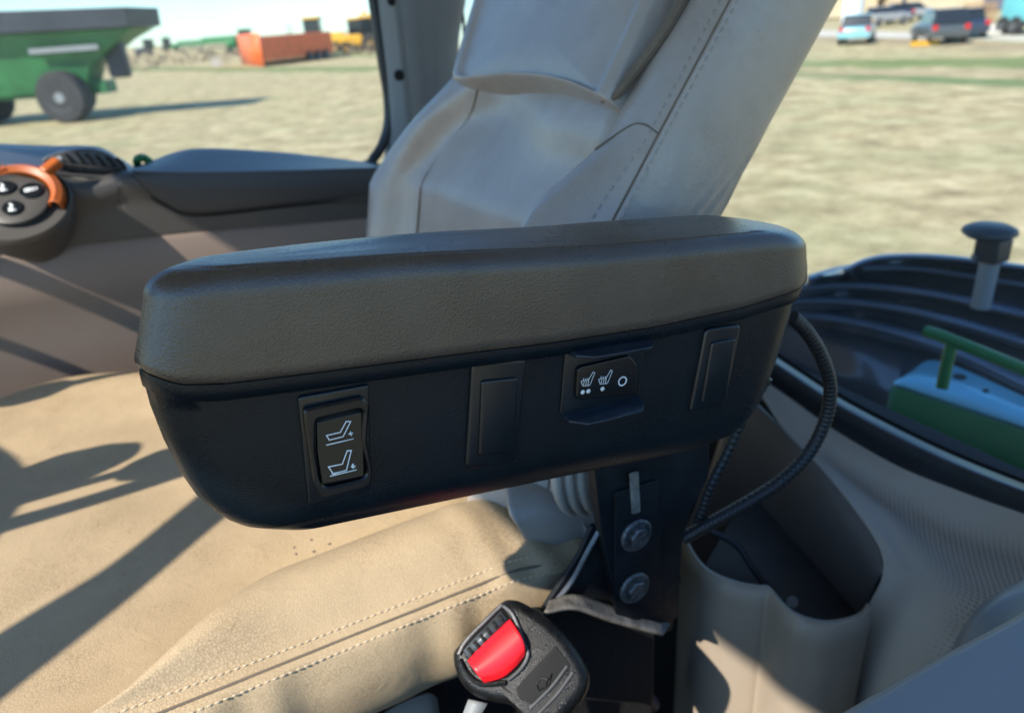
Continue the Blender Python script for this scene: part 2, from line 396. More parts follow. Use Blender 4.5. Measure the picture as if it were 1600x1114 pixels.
# ------------------------------------------------------------------ background machines, cars, buildings (outside, out of focus)
EX, EY = Vector((1, 0, 0)), Vector((0, 1, 0))
def wheel(parent, c, ax, r, wd, hubm='hub', name='wheel'):
    ax = ax.normalized()
    o = disc(name, c - ax * wd / 2, ax, r, wd, 'tyre', parent, 28, prof=[(r * .55, 0), (r * .92, 0), (r, wd * .15), (r, wd * .85), (r * .92, wd), (r * .55, wd)])
    disc('hub', c - ax * (wd * .5 + .02), ax, r * .56, wd + .04, hubm, o, 20, prof=[(.01, 0), (r * .2, 0), (r * .24, wd * .2), (r * .45, wd * .2), (r * .56, 0), (r * .56, wd + .04), (.01, wd + .04)])
    return o
def grain_cart():
    D = 34.0
    def p(x, y, dy=0):
        q = hit(x, y, Vector((0, D, 0)), EY); q.y += dy; return q
    root = thing('grain_cart', Vector((-19.5, D, 0)), 'large green grain cart with black upper hopper, on the dry field', 'grain cart')
    g = lambda x, z, y: Vector((x, y, z))
    # hopper: dark upper extension, green lower hopper tapering down
    def prism(name, prof, y0, y1, m, taper=0):
        n = len(prof); v = [g(x, z, y0 + taper * t) for x, z, t in prof] + [g(x, z, y1 - taper * t) for x, z, t in prof]
        return build(name, v, [tuple(range(n))[::-1], tuple(range(n, 2 * n))] + [(i, (i + 1) % n, n + (i + 1) % n, n + i) for i in range(n)], m, root, bevel=.03)
    zt0, zt1 = p(0, 24).z, p(221, 12).z; xr = p(221, 12).x
    prism('hopper_extension', [(-27, zt0 + .35, 0), (xr, zt1, 0), (xr - .06, zt1 - .72, .25), (-27, zt0 - .62, .25)], D - 1.5, D + 1.7, 'tarp')
    prism('hopper', [(-27, zt0 - .64, .25), (xr - .06, zt1 - .74, .25), (p(196, 62).x, p(196, 62).z, .6), (p(150, 104).x, p(150, 104).z, 1), (p(140,118).x, 1.2, 1), (-27, 1.1, 1)], D - 1.2, D + 1.4, 'greend', .6)
    box('stripe', g(p(120, 76).x, p(120, 76).z, D - 1.07), EX * 1.4, EY * .03, Z * .10, 'hub', root)
    box('chassis', g(-20.5, 1.25, D + .2), EX * 4.2, EY * .5, Z * .25, 'greend', root, bevel=.03)
    box('unload_spout', (p(182, 88)), EX * .38, EY * .3, Z * .85, 'tarp', root, bevel=.12)
    wheel(root, Vector((p(118, 143).x, D - 1.0, 1.02)), EY, 1.02, .8)
    wheel(root, Vector((p(118, 143).x - 4.6, D - .6, 1.02)), EY, 1.02, .8)
    wheel(root, Vector((p(118, 143).x - 1.1, D + 1.6, 1.02)), EY, 1.02, .8)
    wheel(root, Vector((p(118, 143).x - 4.8, D + 1.6, 1.02)), EY, 1.02, .8)
grain_cart()
def trailer():
    a = GR(414, 106); b = GR(523, 92); root = thing('dump_trailer', a, 'long red box trailer with bright orange sunlit end, far out on the field', 'trailer')
    d = (b - a); L = d.length; d.normalize(); n = Vector((-d.y, d.x, 0)) 
    if n.y < 0: n = -n
    hgt = 2.6; c = a + d * L / 2 + n * 1.4
    e = GR(380, 103) - a
    v = []
    for z in (.55, hgt + .1):
        v += [a + Z * z, b + Z * z, b + e + Z * z, a + e + Z * z]
    build('box_body', v, [(0, 1, 2, 3), (4, 5, 6, 7), (0, 1, 5, 4), (1, 2, 6, 5), (2, 3, 7, 6), (3, 0, 4, 7)], 'trailer', root, bevel=.05)
    build('end_board', [a + Z * .0 - d * .06, a + Z * (hgt + .4) - d * .06, a + e * 1.0 + Z * (hgt + .4) - d * .06, a + e * 1.0 - d * .06], [(0, 1, 2, 3)], 'trailer', root, solid=.1)
    for t in (.62, .74, .86): wheel(root, a + d * L * t - n * .12 + Z * .5, n, .5, .3, 'concrete')
trailer()
def tractor(name, x, y, s, m, label, cat, face=1, boom=0):
    a = GR(x, y); root = thing(name, a, label, cat)
    box('body', a + Z * 1.2 * s + EX * .9 * s * face, EX * 1.3 * s, EY * .5 * s, Z * .45 * s, m, root, bevel=.12 * s)
    box('cab', a + Z * 2.2 * s - EX * .6 * s * face, EX * .75 * s, EY * .75 * s, Z * .75 * s, 'glassdark', root, bevel=.12 * s)
    box('cab_roof', a + Z * 3.0 * s - EX * .6 * s * face, EX * .85 * s, EY * .85 * s, Z * .1 * s, m, root, bevel=.05 * s)
    wheel(root, a + Z * .85 * s - EX * .7 * s * face - EY * .85 * s, EY, .85 * s, .5 * s, m)
    wheel(root, a + Z * .55 * s + EX * 1.6 * s * face - EY * .75 * s, EY, .55 * s, .4 * s, m)
    if boom: tube('boom', [a + Z * 1.6 * s, a + Z * 3.6 * s + EX * 1.5 * s, a + Z * 2.0 * s + EX * 3.2 * s], .16 * s, m, root, smoothp=False)
    return root
tractor('tractor', 232, 90, 1.2, 'cardark', 'small dark tractor just right of the grain cart, far off', 'tractor', -1)
tractor('wheel_loader', 505, 82, 1.5, 'yellow', 'yellow loader behind the red trailer', 'loader', 1)
tractor('excavator', 553, 82, 1.3, 'yellow', 'yellow and black excavator with raised boom at the window pillar', 'excavator', -1, 1)
tractor('tractor', 382, 84, 1.3, 'green', 'green tractor directly left of the orange trailer end', 'tractor', -1)
def implement(x0, x1, y, m, label, hgt):
    a, b = GR(x0, y), GR(x1, y - 1); root = thing('crop_header', a, label, 'farm implement'); d = b - a; c = (a + b) / 2
    box('deck', c + Z * hgt, d * .5, EY * .7, Z * .6, m, root, bevel=.1)
    box('frame', c + Z * hgt * .55 + EY * .4, d * .46, EY * .2, Z * .18, 'cardark', root, bevel=.04)
    for t in (.12, .85): wheel(root, a + d * t + Z * .45, EY, .45, .3)
implement(282, 322, 84, 'greend', 'dark green harvester header nearest the grain cart', 2.2)
implement(322, 374, 86, 'green', 'bright green harvester header between dark one and tractor', 2.5)
def tyre_pile(x, y, r, label):
    a = GR(x, y); o = disc('spare_wheel', a + Z * r, -EY + EX * .3, r, .3, 'concrete', None, prof=[(r * .4, 0), (r, .0), (r, .3), (r * .4, .3)]); tag(o, label, 'wheel')
tyre_pile(340, 107, .55, 'pale wheel lying on the grass left of the orange trailer end')
def brush():
    v, f = [], []
    rnd = random.Random(3)
    for i in range(9000):
        x = rnd.uniform(-110, 80); y = rnd.uniform(86, 150)
        if x > -5: y += 30
        hh = rnd.random() ** 2 * 1.5; b = len(v); c = Vector((x, y, hh)); s = rnd.uniform(.1, .35); a = rnd.uniform(0, 3.1)
        e = Vector((math.cos(a), math.sin(a), rnd.uniform(-.4, .4))) * s; u_ = Vector((rnd.uniform(-.5, .5), 0, 1)) * s
        v += [c - e, c + e, c + u_]; f.append((b, b + 1, b + 2))
    tag(build('brush', v, f, 'brush', at=Vector((0, 90, 0))), 'dry brown scrub along the far edge of the field', 'scrub', kind='stuff')
brush()
def tree(x, y, s, label):
    a = GR(x, y); root = thing('bare_tree', a, label, 'tree', 'bare trees on the horizon'); rnd = random.Random(int(x))
    tube('trunk', [a, a + Z * s * .5, a + Z * s * .95 + EX * .1 * s], .1 * s, 'bark', root, n=6, k=8, rad=lambda t: .035 * s * (1.1 - t))
    v, f = [], []
    for i in range(260):
        th = rnd.uniform(0, 6.28); rr = rnd.random() ** .6 * .38 * s; zz = rnd.uniform(.3, 1.05) * s
        rr *= math.sin(min(1, (zz / s - .2) / .85) * math.pi * .93) ** .5 if zz / s < 1.05 else .3
        c = a + Vector((math.cos(th) * rr, math.sin(th) * rr, zz)); e = Vector((rnd.uniform(-1, 1), rnd.uniform(-1, 1), rnd.uniform(0, 1.5))).normalized() * s * .12; q = e.cross(Z).normalized() * s * .008
        b = len(v); v += [c - q, c + q, c + e]; f.append((b, b + 1, b + 2))
    build('crown', v, f, 'bark', root)
tractor('tractor', 572, 84, 1.3, 'yellow', 'yellow machine half hidden by the side window seal', 'tractor', -1)
tractor('tractor', 268, 82, 1.3, 'green', 'small green tractor between dark tractor and dark green header', 'tractor', 1)
tree(455, 66, 5.5, 'bare tree rising behind the middle of the red trailer'); tree(262, 76, 6.0, 'leafless tree between the grain cart and the green headers')
def car(x, y, yaw, m, label, L=4.5, wd=1.8, ht=1.55, suv=0):
    a = GR(x, y); root = thing('parked_car', a, label, 'car', 'cars parked at the far edge of the field')
    d = Vector((math.cos(yaw), math.sin(yaw), 0)); n = Vector((-d.y, d.x, 0))
    prof = [(-.5, .35), (-.5, .8), (-.47, .95), (-.3, 1.0), (.24, .98), (.46, .85), (.5, .65), (.5, .35)]
    pr = [a + d * (u_ * L) + Z * z_ for u_, z_ in prof]; k = len(pr)
    build('body', [p - n * wd / 2 for p in pr] + [p + n * wd / 2 for p in pr], [tuple(range(k)), tuple(range(k, 2 * k))] + [(i, (i + 1) % k, k + (i + 1) % k, k + i) for i in range(k)], m, root, bevel=.08)
    rr = -.47 if suv else -.33
    pr = [a + d * (u_ * L) + Z * z_ for u_, z_ in [(rr, .95), (rr + .06, ht), (.02, ht), (.2, .95)]]
    build('cabin', [p - n * (wd / 2 - .04 - (.12 if i in (1, 2) else 0)) for i, p in enumerate(pr)] + [p + n * (wd / 2 - .04 - (.12 if i in (1, 2) else 0)) for i, p in enumerate(pr)],
          [(0, 1, 2, 3), (4, 5, 6, 7), (0, 1, 5, 4), (1, 2, 6, 5), (2, 3, 7, 6), (3, 0, 4, 7)], 'glassdark', root, bevel=.06)
    box('roof', a + d * L * (rr + .08) / 2 + Z * (ht + .02), d * L * .17, n * (wd / 2 - .17), Z * .03, m, root, bevel=.03)
    for u_ in (-.32, .32):
        for s in (-1, 1): wheel(root, a + d * u_ * L + n * s * (wd / 2 - .1) + Z * .33, n, .33, .22, 'carsilver')
    for s in (-1, 1):
        box('headlight', a + d * L * .5 + n * s * wd * .36 + Z * .72, d * .03, n * .16, Z * .08, 'white', root)
        box('tail_light', a - d * L * .5 + n * s * wd * .4 + Z * .85, d * .03, n * .12, Z * .12, 'lampred', root)
    return root
car(1338, 68, math.radians(60), 'carblue', 'pale blue hatchback left of the grey one, bright in the sun', 4.0, 1.75, 1.55)
car(1464, 68, math.radians(75), 'cargrey', 'dark grey hatchback seen tail-first, largest of the parked cars', 4.3, 1.85, 1.65, 1)
car(1497, 60, math.radians(75), 'cardark', 'navy car beside the right flank of the dark grey hatchback', 4.4, 1.8, 1.5)
car(1380, 40, math.radians(20), 'carsilver', 'silver car parked farther back, between the pale blue and grey ones', 4.3, 1.8, 1.45)
car(1400, 34, math.radians(80), 'cardark', 'dark navy car next to the farther silver one', 4.3, 1.8, 1.5)
car(1425, 32, math.radians(10), 'carsilver', 'silver estate car just above the dark grey hatchback', 4.5, 1.8, 1.5, 1)
def house(name, x0, x1, y, hgt, m, label, dep=8, win=2):
    a, b = GR(x0, y), GR(x1, y); root = thing(name, a, label, 'building'); d = b - a; L = d.length; d.normalize(); n = Vector((-d.y, d.x, 0))
    c = (a + b) / 2 + n * dep / 2
    box('wall', c + Z * hgt / 2, d * L / 2, n * dep / 2, Z * hgt / 2, m, root)
    v = [a - d * .4 - n * .4 + Z * hgt, b + d * .4 - n * .4 + Z * hgt, b + d * .4 + n * (dep + .4) + Z * hgt, a - d * .4 + n * (dep + .4) + Z * hgt, (a + n * dep / 2) - d * .4 + Z * (hgt + 2), (b + n * dep / 2) + d * .4 + Z * (hgt + 2)]
    build('roof', v, [(0, 1, 5, 4), (2, 3, 4, 5), (0, 4, 3), (1, 2, 5), (0, 3, 2, 1)], 'slate', root)
    for i in range(win):
        box('window', a + d * L * (i + 1) / (win + 1) - n * .03 + Z * hgt * .55, d * .6, n * .05, Z * .6, 'glassdark', root)
    return root
house('workshop', 1288, 1436, 23, 4.5, 'cream', 'long cream workshop behind the parked cars')
house('house', 1235, 1292, 30, 3.5, 'cream', 'low cream house left of the long workshop, beside the seat', 6)
house('barn', 1440, 1560, 16, 5, 'slate', 'dark slate barn right of the cream workshop', 8)
def truck():
    a = GR(1556, 55); root = thing('box_truck', a, 'tall turquoise box truck at the right edge of the field', 'truck'); d = (GR(1640, 57) - a).normalized(); n = Vector((-d.y, d.x, 0))
    box('cargo_box', a + d * 3.2 + n * 1.2 + Z * 2.2, d * 3.1, n * 1.2, Z * 1.5, 'teal', root, bevel=.05)
    box('chassis', a + d * 3.2 + n * 1.2 + Z * .6, d * 3.1, n * .9, Z * .12, 'cardark', root)
    for u_ in (.5, 1.5, 4.5): wheel(root, a + d * u_ + Z * .48, n, .48, .3)
truck()
def crate(x, y, label):
    a = GR(x, y); root = thing('pallet_stack', a, label, 'pallets')
    for i in range(5): box('pallet', a + Z * (.15 + i * .28) + EX * .1 * math.sin(i * 3), EX * .95, EY * .6, Z * .09, 'wood', root, bevel=.02)
crate(1528, 36, 'stack of brown wooden pallets left of the turquoise truck')
def rubble(x0, x1, y):
    v, f = [], []; rnd = random.Random(5)
    for i in range(90):
        c = GR(rnd.uniform(x0, x1), y + rnd.uniform(-6, 4)); s = rnd.uniform(.12, .42); b = len(v)
        for q in ((1, 0, 0), (0, 1, 0), (-1, 0, 0), (0, -1, 0), (0, 0, 1), (0, 0, -.3)):
            v.append(c + Vector([t * s * rnd.uniform(.6, 1.2) for t in q]) + Z * s * .3)
        for i_ in range(4): f += [(b + i_, b + (i_ + 1) % 4, b + 4), (b + i_, b + 5, b + (i_ + 1) % 4)]
    tag(build('rubble', v, f, 'concrete', sharp=20), 'scattered pale stones and scrap beside the turquoise truck', 'rubble', kind='stuff')
rubble(1500, 1562, 54)
p_ = GR(1408, 34); o = tube('pole', [p_, p_ + Z * 4], .16, 'cardark', None, n=8, k=2, smoothp=False); tag(o, 'dark pole standing behind the parked silver car', 'pole')
p_ = GR(1330, 40); o = tube('tank', [p_, p_ + Z * 2.4], .9, 'white', None, n=20, k=2, smoothp=False, bevel=.2); tag(o, 'white upright tank behind the pale blue hatchback', 'tank')
p_ = GR(1445, 72); tag(box('parking_block', p_ + Z * .12, EX * .7, EY * .15, Z * .12, 'yellow', None, bevel=.03), 'low yellow block on the grass in front of the grey hatchback', 'block')

# ================================================================== outside the rear window
def fender():
    base = [([(1100, 640), (1300, 700), (1440, 760), (1600, 860)], -.80), ([(1200, 540), (1340, 570), (1440, 625), (1600, 720)], -.62)]
    ribs = [([(1200, 492), (1300, 500), (1400, 522), (1500, 556), (1600, 604)], -.545, 16), ([(1200, 474), (1300, 472), (1400, 483), (1500, 507), (1600, 538)], -.50, 13),
            ([(1215, 457), (1300, 448), (1370, 450), (1470, 464), (1600, 494)], -.46, 11), ([(1262, 438), (1315, 424), (1380, 419), (1450, 423), (1600, 446)], -.42, 8), ([(1318, 424), (1352, 409), (1395, 402), (1480, 404), (1600, 419)], -.38, 5)]
    cs = list(base)
    for c_, z_, k_ in ribs:
        cs += [([(x, y + k_ * .9) for x, y in c_], z_ - .028), ([(x, y + k_ * .35) for x, y in c_], z_ - .004), (c_, z_), ([(x, y - k_ * .55) for x, y in c_], z_ + .001)]
    cs.append(([(1345, 440), (1375, 420), (1410, 412), (1480, 412), (1600, 428)], -.46))
    cur = []
    for c, z in cs:
        q = [PZ(x, y, z) for x, y in c]; q.append(q[-1] + (q[-1] - q[-2]) * 1.5); cur.append(q)
    root = thing('rear_fender', G(1.3, .4, -.62), 'black plastic fender with raised curved ribs, outside the rear window', 'fender')
    sheet('ribbed_shell', cur, 'fender', root, n=50, thick=.006, sharp=50)
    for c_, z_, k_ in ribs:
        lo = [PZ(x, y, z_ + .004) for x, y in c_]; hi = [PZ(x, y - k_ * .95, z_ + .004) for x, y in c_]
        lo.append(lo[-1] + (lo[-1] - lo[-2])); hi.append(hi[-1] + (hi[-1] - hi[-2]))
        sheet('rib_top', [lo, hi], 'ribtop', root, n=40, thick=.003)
fender()
def knob():
    b = PZ(1535, 465, -.42); dd = (b - CAM).dot(F0); s = dd / FPX
    root = thing('round_knob_post', b, 'black round knob on a short grey post rising from the ribbed fender', 'post')
    t = b + Z * s * 112
    tube('stem', [b - Z * .02, b + Z * s * 66], s * 14, 'hub', root, n=16, k=2, smoothp=False)
    box('collar', b + Z * s * 78, H * s * 19, W * s * 19, Z * s * 19, 'rubber', root, bevel=s * 5)
    disc('cap', b + Z * s * 96 - RT * s * 10, Z, s * 38, s * 10, 'rubber', root, 32, prof=[(s * 10, 0), (s * 30, s * 2), (s * 38, s * 8), (s * 36, s * 14), (s * 26, s * 19), (.0001, s * 20)])
    disc('clip', b + Z * s * 66 - RT * s * 22, -RT, s * 5, s * 6, 'bolt', root, 12)
knob()
def greenthing():
    root = thing('green_hitch_bracket', G(1.1, .2, -.6), 'green steel bracket with a grab bar, outside behind the rear glass', 'bracket')
    c = [(1447, 518), (1475, 527), (1540, 553), (1620, 586), (1700, 620)]
    tube('grab_bar', [PH(x, y, 1.05 ) for x, y in c], .0092, 'green', root, n=14, k=30)
    tube('bar_leg', [PH(1488, 535, 1.05), PH(1480, 565, 1.045), PH(1472, 606, 1.04)], .009, 'green', root, n=12, k=10)
    top = [(1418, 586), (1466, 566), (1600, 622), (1720, 675)]; bot = [(1396, 600), (1470, 624), (1600, 668), (1720, 715)]
    zt = -.50
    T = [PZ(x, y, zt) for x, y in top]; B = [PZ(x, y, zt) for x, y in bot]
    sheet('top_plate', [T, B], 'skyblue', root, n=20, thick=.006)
    sheet('side_plate', [[p + Z * -.004 - H * .004 for p in B], [p - Z * .16 - H * .01 for p in B]], 'green', root, n=20, thick=.008)
    for x, y in ((1499, 592), (1540, 614)):
        disc('hole_plug', PZ(x, y, zt) + Z * .004, Z, .011 if x < 1510 else .005, .002, 'rubber', root, 16)
greenthing()

# ================================================================== CAB shell (mostly out of frame, shades the seat)
def shell():
    root = thing('cab_roof', G(0, .4, .78), 'pale cab roof and window posts above the driver seat', 'cab roof')
    v = [(-.82, -.43), (-.82, .62), (-.98, .80), (-1.0, 1.06), (.82, 1.06), (.82, -.60), (-.80, -.60)]
    n = len(v); V = [G(h, w_, .72) for h, w_ in v] + [G(h, w_, .90) for h, w_ in v]
    build('headliner', V, [tuple(range(n))[::-1], tuple(range(n, 2 * n))] + [(i, (i + 1) % n, n + (i + 1) % n, n + i) for i in range(n)], 'roof', root, bevel=.03)
    fl = thing('cab_floor', G(0, .4, -1.0), 'black rubber cab floor under the seat', 'floor')
    gbox('floor_mat', -1.1, .9, -.3, 1.05, -1.0, -.94, 'floor', fl, bevel=.01)
    gbox('rear_wall', .84, .88, -.3, 1.05, -.95, -.40, 'floor', fl)
    gbox('heel_board', .30, .84, -.3, .9, -.94, -.75, 'floor', fl)
shell()
def left_side():
    root = thing('parked_tractor', G(-.2, -.5, -2.2), 'dark lower cab wall, doorway sill and big rear tyre under the doorway', 'tractor')
    tw = disc('wheel', G(.95, -1.05, -1.25), W, .95, .5, 'tyre', root, 48, prof=[(.5, 0), (.9, .0), (.95, .06), (.95, .44), (.9, .5), (.5, .5)])
    disc('rim', G(.95, -.95, -1.25), W, .5, .3, 'yellow', tw, 32, prof=[(.06, .1), (.4, .1), (.5, 0), (.5, .3), (.06, .25)])
    for k in range(22):
        a = k * 2 * math.pi / 22; e = H * math.cos(a) + Z * math.sin(a); t = H * -math.sin(a) + Z * math.cos(a)
        box('tread_lug', G(.95, -.80, -1.25) + e * .965, e * .03, W * .22 + t * .05, t * .03, 'tyre', tw)
    lo = root
    gbox('panel', -1.1, .62, -.36, -.32, -1.0, -.32, 'pad', lo, bevel=.01)
    gbox('door_sill', -1.1, .62, -.37, -.30, -.32, -.29, 'pad', lo, bevel=.008)
    gbox('rear_post', .60, .68, -.40, -.32, -.30, .74, 'pad', lo, bevel=.015)
left_side()
def side_window():
    root = thing('side_window', G(.1, 1.0, -.1), 'large dusty cab side window with black rubber seal, behind the console', 'window')
    # rubber seal runs down the pillar and sweeps round the lower corner
    px = [(575, -60), (583, 0), (590, 45), (598, 100), (606, 150), (607, 190), (600, 220), (585, 246), (560, 262), (400, 290)]
    W_ = 1.0
    def off(pts, d): 
        out = []
        for i, p in enumerate(pts):
            a = pts[max(i - 1, 0)]; b = pts[min(i + 1, len(pts) - 1)]; t = Vector((b[0] - a[0], b[1] - a[1])).normalized(); out.append((p[0] - t.y * d, p[1] + t.x * d))
        return out
    q = [PW(x, y, W_) for x, y in px]
    tube('seal', q, .009, 'gasket', root, n=12, k=60)
    g = [G(-1.0, W_ + .01, -.2), G(.44, W_ + .01, -.2), G(.52, W_ + .01, .72), G(-1.0, W_ + .01, .72)]
    build('glass', g, [(0, 1, 2, 3)], 'glass', root)
side_window()
def pillar():
    root = thing('window_pillar', G(.5, .97, -.3), 'pale grey cab pillar between side window and seat backrest', 'pillar')
    e0 = [(590, -70), (593, 0), (600, 60), (607, 120), (612, 180), (612, 225), (598, 300), (598, 380)]
    e1 = [(612, -70), (620, 0), (628, 60), (634, 120), (640, 180), (648, 240), (650, 300), (650, 380)]
    e2 = [(640, -70), (645, 0), (650, 60), (656, 120), (660, 180), (668, 240), (670, 300), (670, 380)]
    e3 = [(728, -70), (722, 0), (712, 60), (712, 120), (712, 180), (712, 240), (712, 300), (712, 380)]
    c = [[PW(x - 6, y, 1.03) for x, y in e0], [PW(x, y, .99) for x, y in e0], [PW(x, y, .965) for x, y in e1]]
    sheet('edge_trim', c, 'pillar', root, n=40, rows=8, thick=.006)
    c = [[PW(x - 2, y, .967) for x, y in e1], [PW(x, y, .985) for x, y in e2], [PW((a[0] + b[0]) / 2, a[1], .98) for a, b in zip(e2, e3)], [PW(x, y, 1.0) for x, y in e3], [PW(x + 2, y, 1.06) for x, y in e3]]
    sheet('inner_panel', c, 'pillard', root, n=40, rows=14, thick=.006)
    for x, y, r_ in ((610, 3, .007), (622, 118, .009)):
        c0 = PW(x, y, .966 if r_ > .008 else .97)
        disc('clip_hole', c0 - W * .004, -W, r_, .003, 'hole', root, 20, ry=1.0, ex=Z, prof=[(r_, 0), (r_, .003), (.0001, .0035)])
    tube('rear_seal', [PW(726, -60, 1.02), PW(722, 5, 1.02), PW(726, 60, 1.02), PW(728, 200, 1.02)], .003, 'gasket', root, n=8, k=12)
pillar()

# ================================================================== CONSOLE on the far side
def console():
    root = thing('side_console', G(.0, .9, -.5), 'taupe side console with padded lid and dial, beyond the seat under the window', 'console')
    WN = .86
    top = [(-200, 262), (0, 262), (110, 285), (150, 285), (185, 275), (215, 272), (400, 285), (620, 300)]
    mid = [(-200, 440), (0, 405), (60, 396), (130, 386), (230, 376), (320, 367), (450, 357), (620, 342)]
    c = [[PW(x, y - 4, WN + .14) for x, y in top], [PW(x, y, WN) for x, y in top], [PW(x, (y * .5 + m_[1] * .5), WN - .004) for (x, y), m_ in zip(top, mid)], [PW(x, y, WN - .002) for x, y in mid]]
    sheet('upper_panel', c, 'console_dark', root, n=60, rows=18, thick=.004)
    low = [(-200, 900), (0, 860), (60, 850), (130, 840), (230, 830), (320, 820), (450, 810), (620, 800)]
    m2 = [PW(x, y - 8, WN + .004) for x, y in mid]
    gbox('inner_body', -1.0, .62, .885, 1.0, -.9, -.10, 'floor', root)
    m3 = [PW(x, y + 3, WN - .006) for x, y in mid]
    c = [m2, m3, [PW(x, y + 60, WN - .012) for x, y in mid], [PW(x, y + 150, WN - .0) for x, y in mid], [PW(x, y, WN + .02) for x, y in low]]
    sheet('lower_panel', c, 'console', root, n=60, rows=18, thick=.004)
    # padded lid over the rear half
    near = [(208, 266), (216, 267), (260, 268), (340, 268), (460, 266), (600, 262)]
    far = [(212, 264), (246, 249), (298, 234), (380, 235), (480, 243), (600, 258)]
    bot = [(210, 275), (222, 292), (258, 318), (310, 333), (440, 320), (600, 303)]
    c = [[PW(x, y + 10, WN + .14) for x, y in far], [PW(x, y, WN + .13) for x, y in far], [PW((a[0] + b[0]) / 2, (a[1] + b[1]) / 2, WN + .055) for a, b in zip(near, far)], [PW(x, y, WN - .006) for x, y in near],
         [PW(x, y + 4, WN - .013) for x, y in near], [PW((a[0] + b[0]) / 2, (a[1] + b[1]) / 2, WN - .016) for a, b in zip(near, bot)], [PW(x, y - 2, WN - .013) for x, y in bot], [PW(x, y, WN - .004) for x, y in bot]]
    sheet('padded_lid', c, 'pad', root, n=60, rows=40, thick=.002, sharp=60)
    tube('lid_seam', [PW(x, y + 3, WN - .006) for x, y in [(212, 270)] + bot[1:]], .0028, 'hole', root, n=8, k=50)
    tube('panel_groove', [PW(x, y + 1, WN - .0035) for x, y in mid], .0014, 'hole', root, n=6, k=50)
    tube('curved_groove', [PW(x, y, WN - .0035) for x, y in [(252, 322), (245, 340), (225, 358), (190, 362), (140, 366)]], .0008, 'hole', root, n=6, k=30)
    # moulded shelf in front of the lid and the louvred vent
    c = [[PW(x, y, WN + .2) for x, y in [(-60, 226), (0, 227), (80, 230), (150, 231), (185, 248), (208, 262)]], [PW(x, y, WN + .02) for x, y in [(-60, 258), (0, 262), (80, 272), (150, 278), (185, 276), (212, 268)]]]
    sheet('shelf', c, 'pad', root, n=40, rows=6, thick=.004)
    vc = PW(137, 254, WN + .06)
    nn = (CAM - vc).normalized() * .35 + Z * .9; nn.normalize()
    ov = [(66, 250), (85, 240), (110, 234), (140, 232), (165, 238), (185, 250), (199, 266), (170, 269), (130, 268), (95, 262)]
    lp = cr([PW(x, y, WN + .04) for x, y in ov], 40, True)
    vn = (lp[10] - lp[0]).cross(lp[20] - lp[0]).normalized()
    if vn.dot(CAM - lp[0]) < 0: vn = -vn
    v = slab('air_vent', [p + vn * .012 for p in lp], vn, .02, 'pad', root, bev=.003)
    for k in range(7):
        x = 84 + k * 16; a_, b_ = (x, 240 - 6 + abs(k - 2) * 2), (x + 20, 268)
        tube('slat', [hit(a_[0] + 2, a_[1] + 5, lp[0] + vn * .0125, vn), hit((a_[0] + b_[0]) / 2 + 1, (a_[1] + b_[1]) / 2, lp[0] + vn * .014, vn), hit(b_[0] - 3, b_[1] - 4, lp[0] + vn * .0125, vn)], .0022, 'hole', v, n=6, k=8)
    tube('slat', [hit(x, y, lp[0] + vn * .0145, vn) for x, y in ((72, 250), (110, 258), (150, 262), (195, 264))], .002, 'pad', v, n=6, k=14)
    # round dial
    dn = (Z * .80 - W * .60 - H * .06).normalized(); dc = PW(26, 316, WN - .040)
    d1 = H; d1 = (d1 - dn * d1.dot(dn)).normalized(); d2 = dn.cross(d1)
    if d2.z < 0: d2 = -d2
    def ringpts(r, lift, a0=0, a1=360, k=60): return [dc + dn * lift + (d1 * math.cos(math.radians(lerp(a0, a1, i / (k - 1)))) + d2 * math.sin(math.radians(lerp(a0, a1, i / (k - 1))))) * r for i in range(k)]
    s = disc('dial_housing', dc - dn * .05, dn, .1, .05, 'console_dark', root, 48, prof=[(.012, -.06), (.034, -.035), (.054, .0), (.064, .035), (.066, .043), (.063, .050), (.060, .046), (.0001, .046)])
    # orange throttle ring
    r0, r1 = .042, .058
    A0, A1 = -28, 200
    rings = [ringpts(r0, .0, A0, A1), ringpts(r0 + .002, .010, A0, A1), ringpts((r0 + r1) / 2, .014, A0, A1), ringpts(r1 - .002, .010, A0, A1), ringpts(r1, -.002, A0, A1)]
    v = [p for r_ in rings for p in r_]; o = build('throttle_ring', v, grid_faces(5, 60), 'orange', root, solid=.002)
    for k in range(16):
        a = math.radians(95 + k * 5.5)
        tube('grip_rib', [dc + dn * .0145 + (d1 * math.cos(a) + d2 * math.sin(a)) * (r0 + .004), dc + dn * .0145 + (d1 * math.cos(a) + d2 * math.sin(a)) * (r1 - .004)], .0012, 'orange', o, n=6, k=3)
    a = math.radians(38); q = dc + (d1 * math.cos(a) + d2 * math.sin(a)) * .063 + dn * .012
    box('ring_lever', q, (d1 * math.cos(a) + d2 * math.sin(a)) * .014, dn.cross(d1 * math.cos(a) + d2 * math.sin(a)) * .007, dn * .007, 'orange', root, bevel=.004)
    disc('pointer', dc + (d1 * math.cos(a) + d2 * math.sin(a)) * .077 + dn * .012, dn, .005, .005, 'pillar', root, 14)
    disc('keypad', dc, dn, .040, .006, 'console_dark', root, 40)
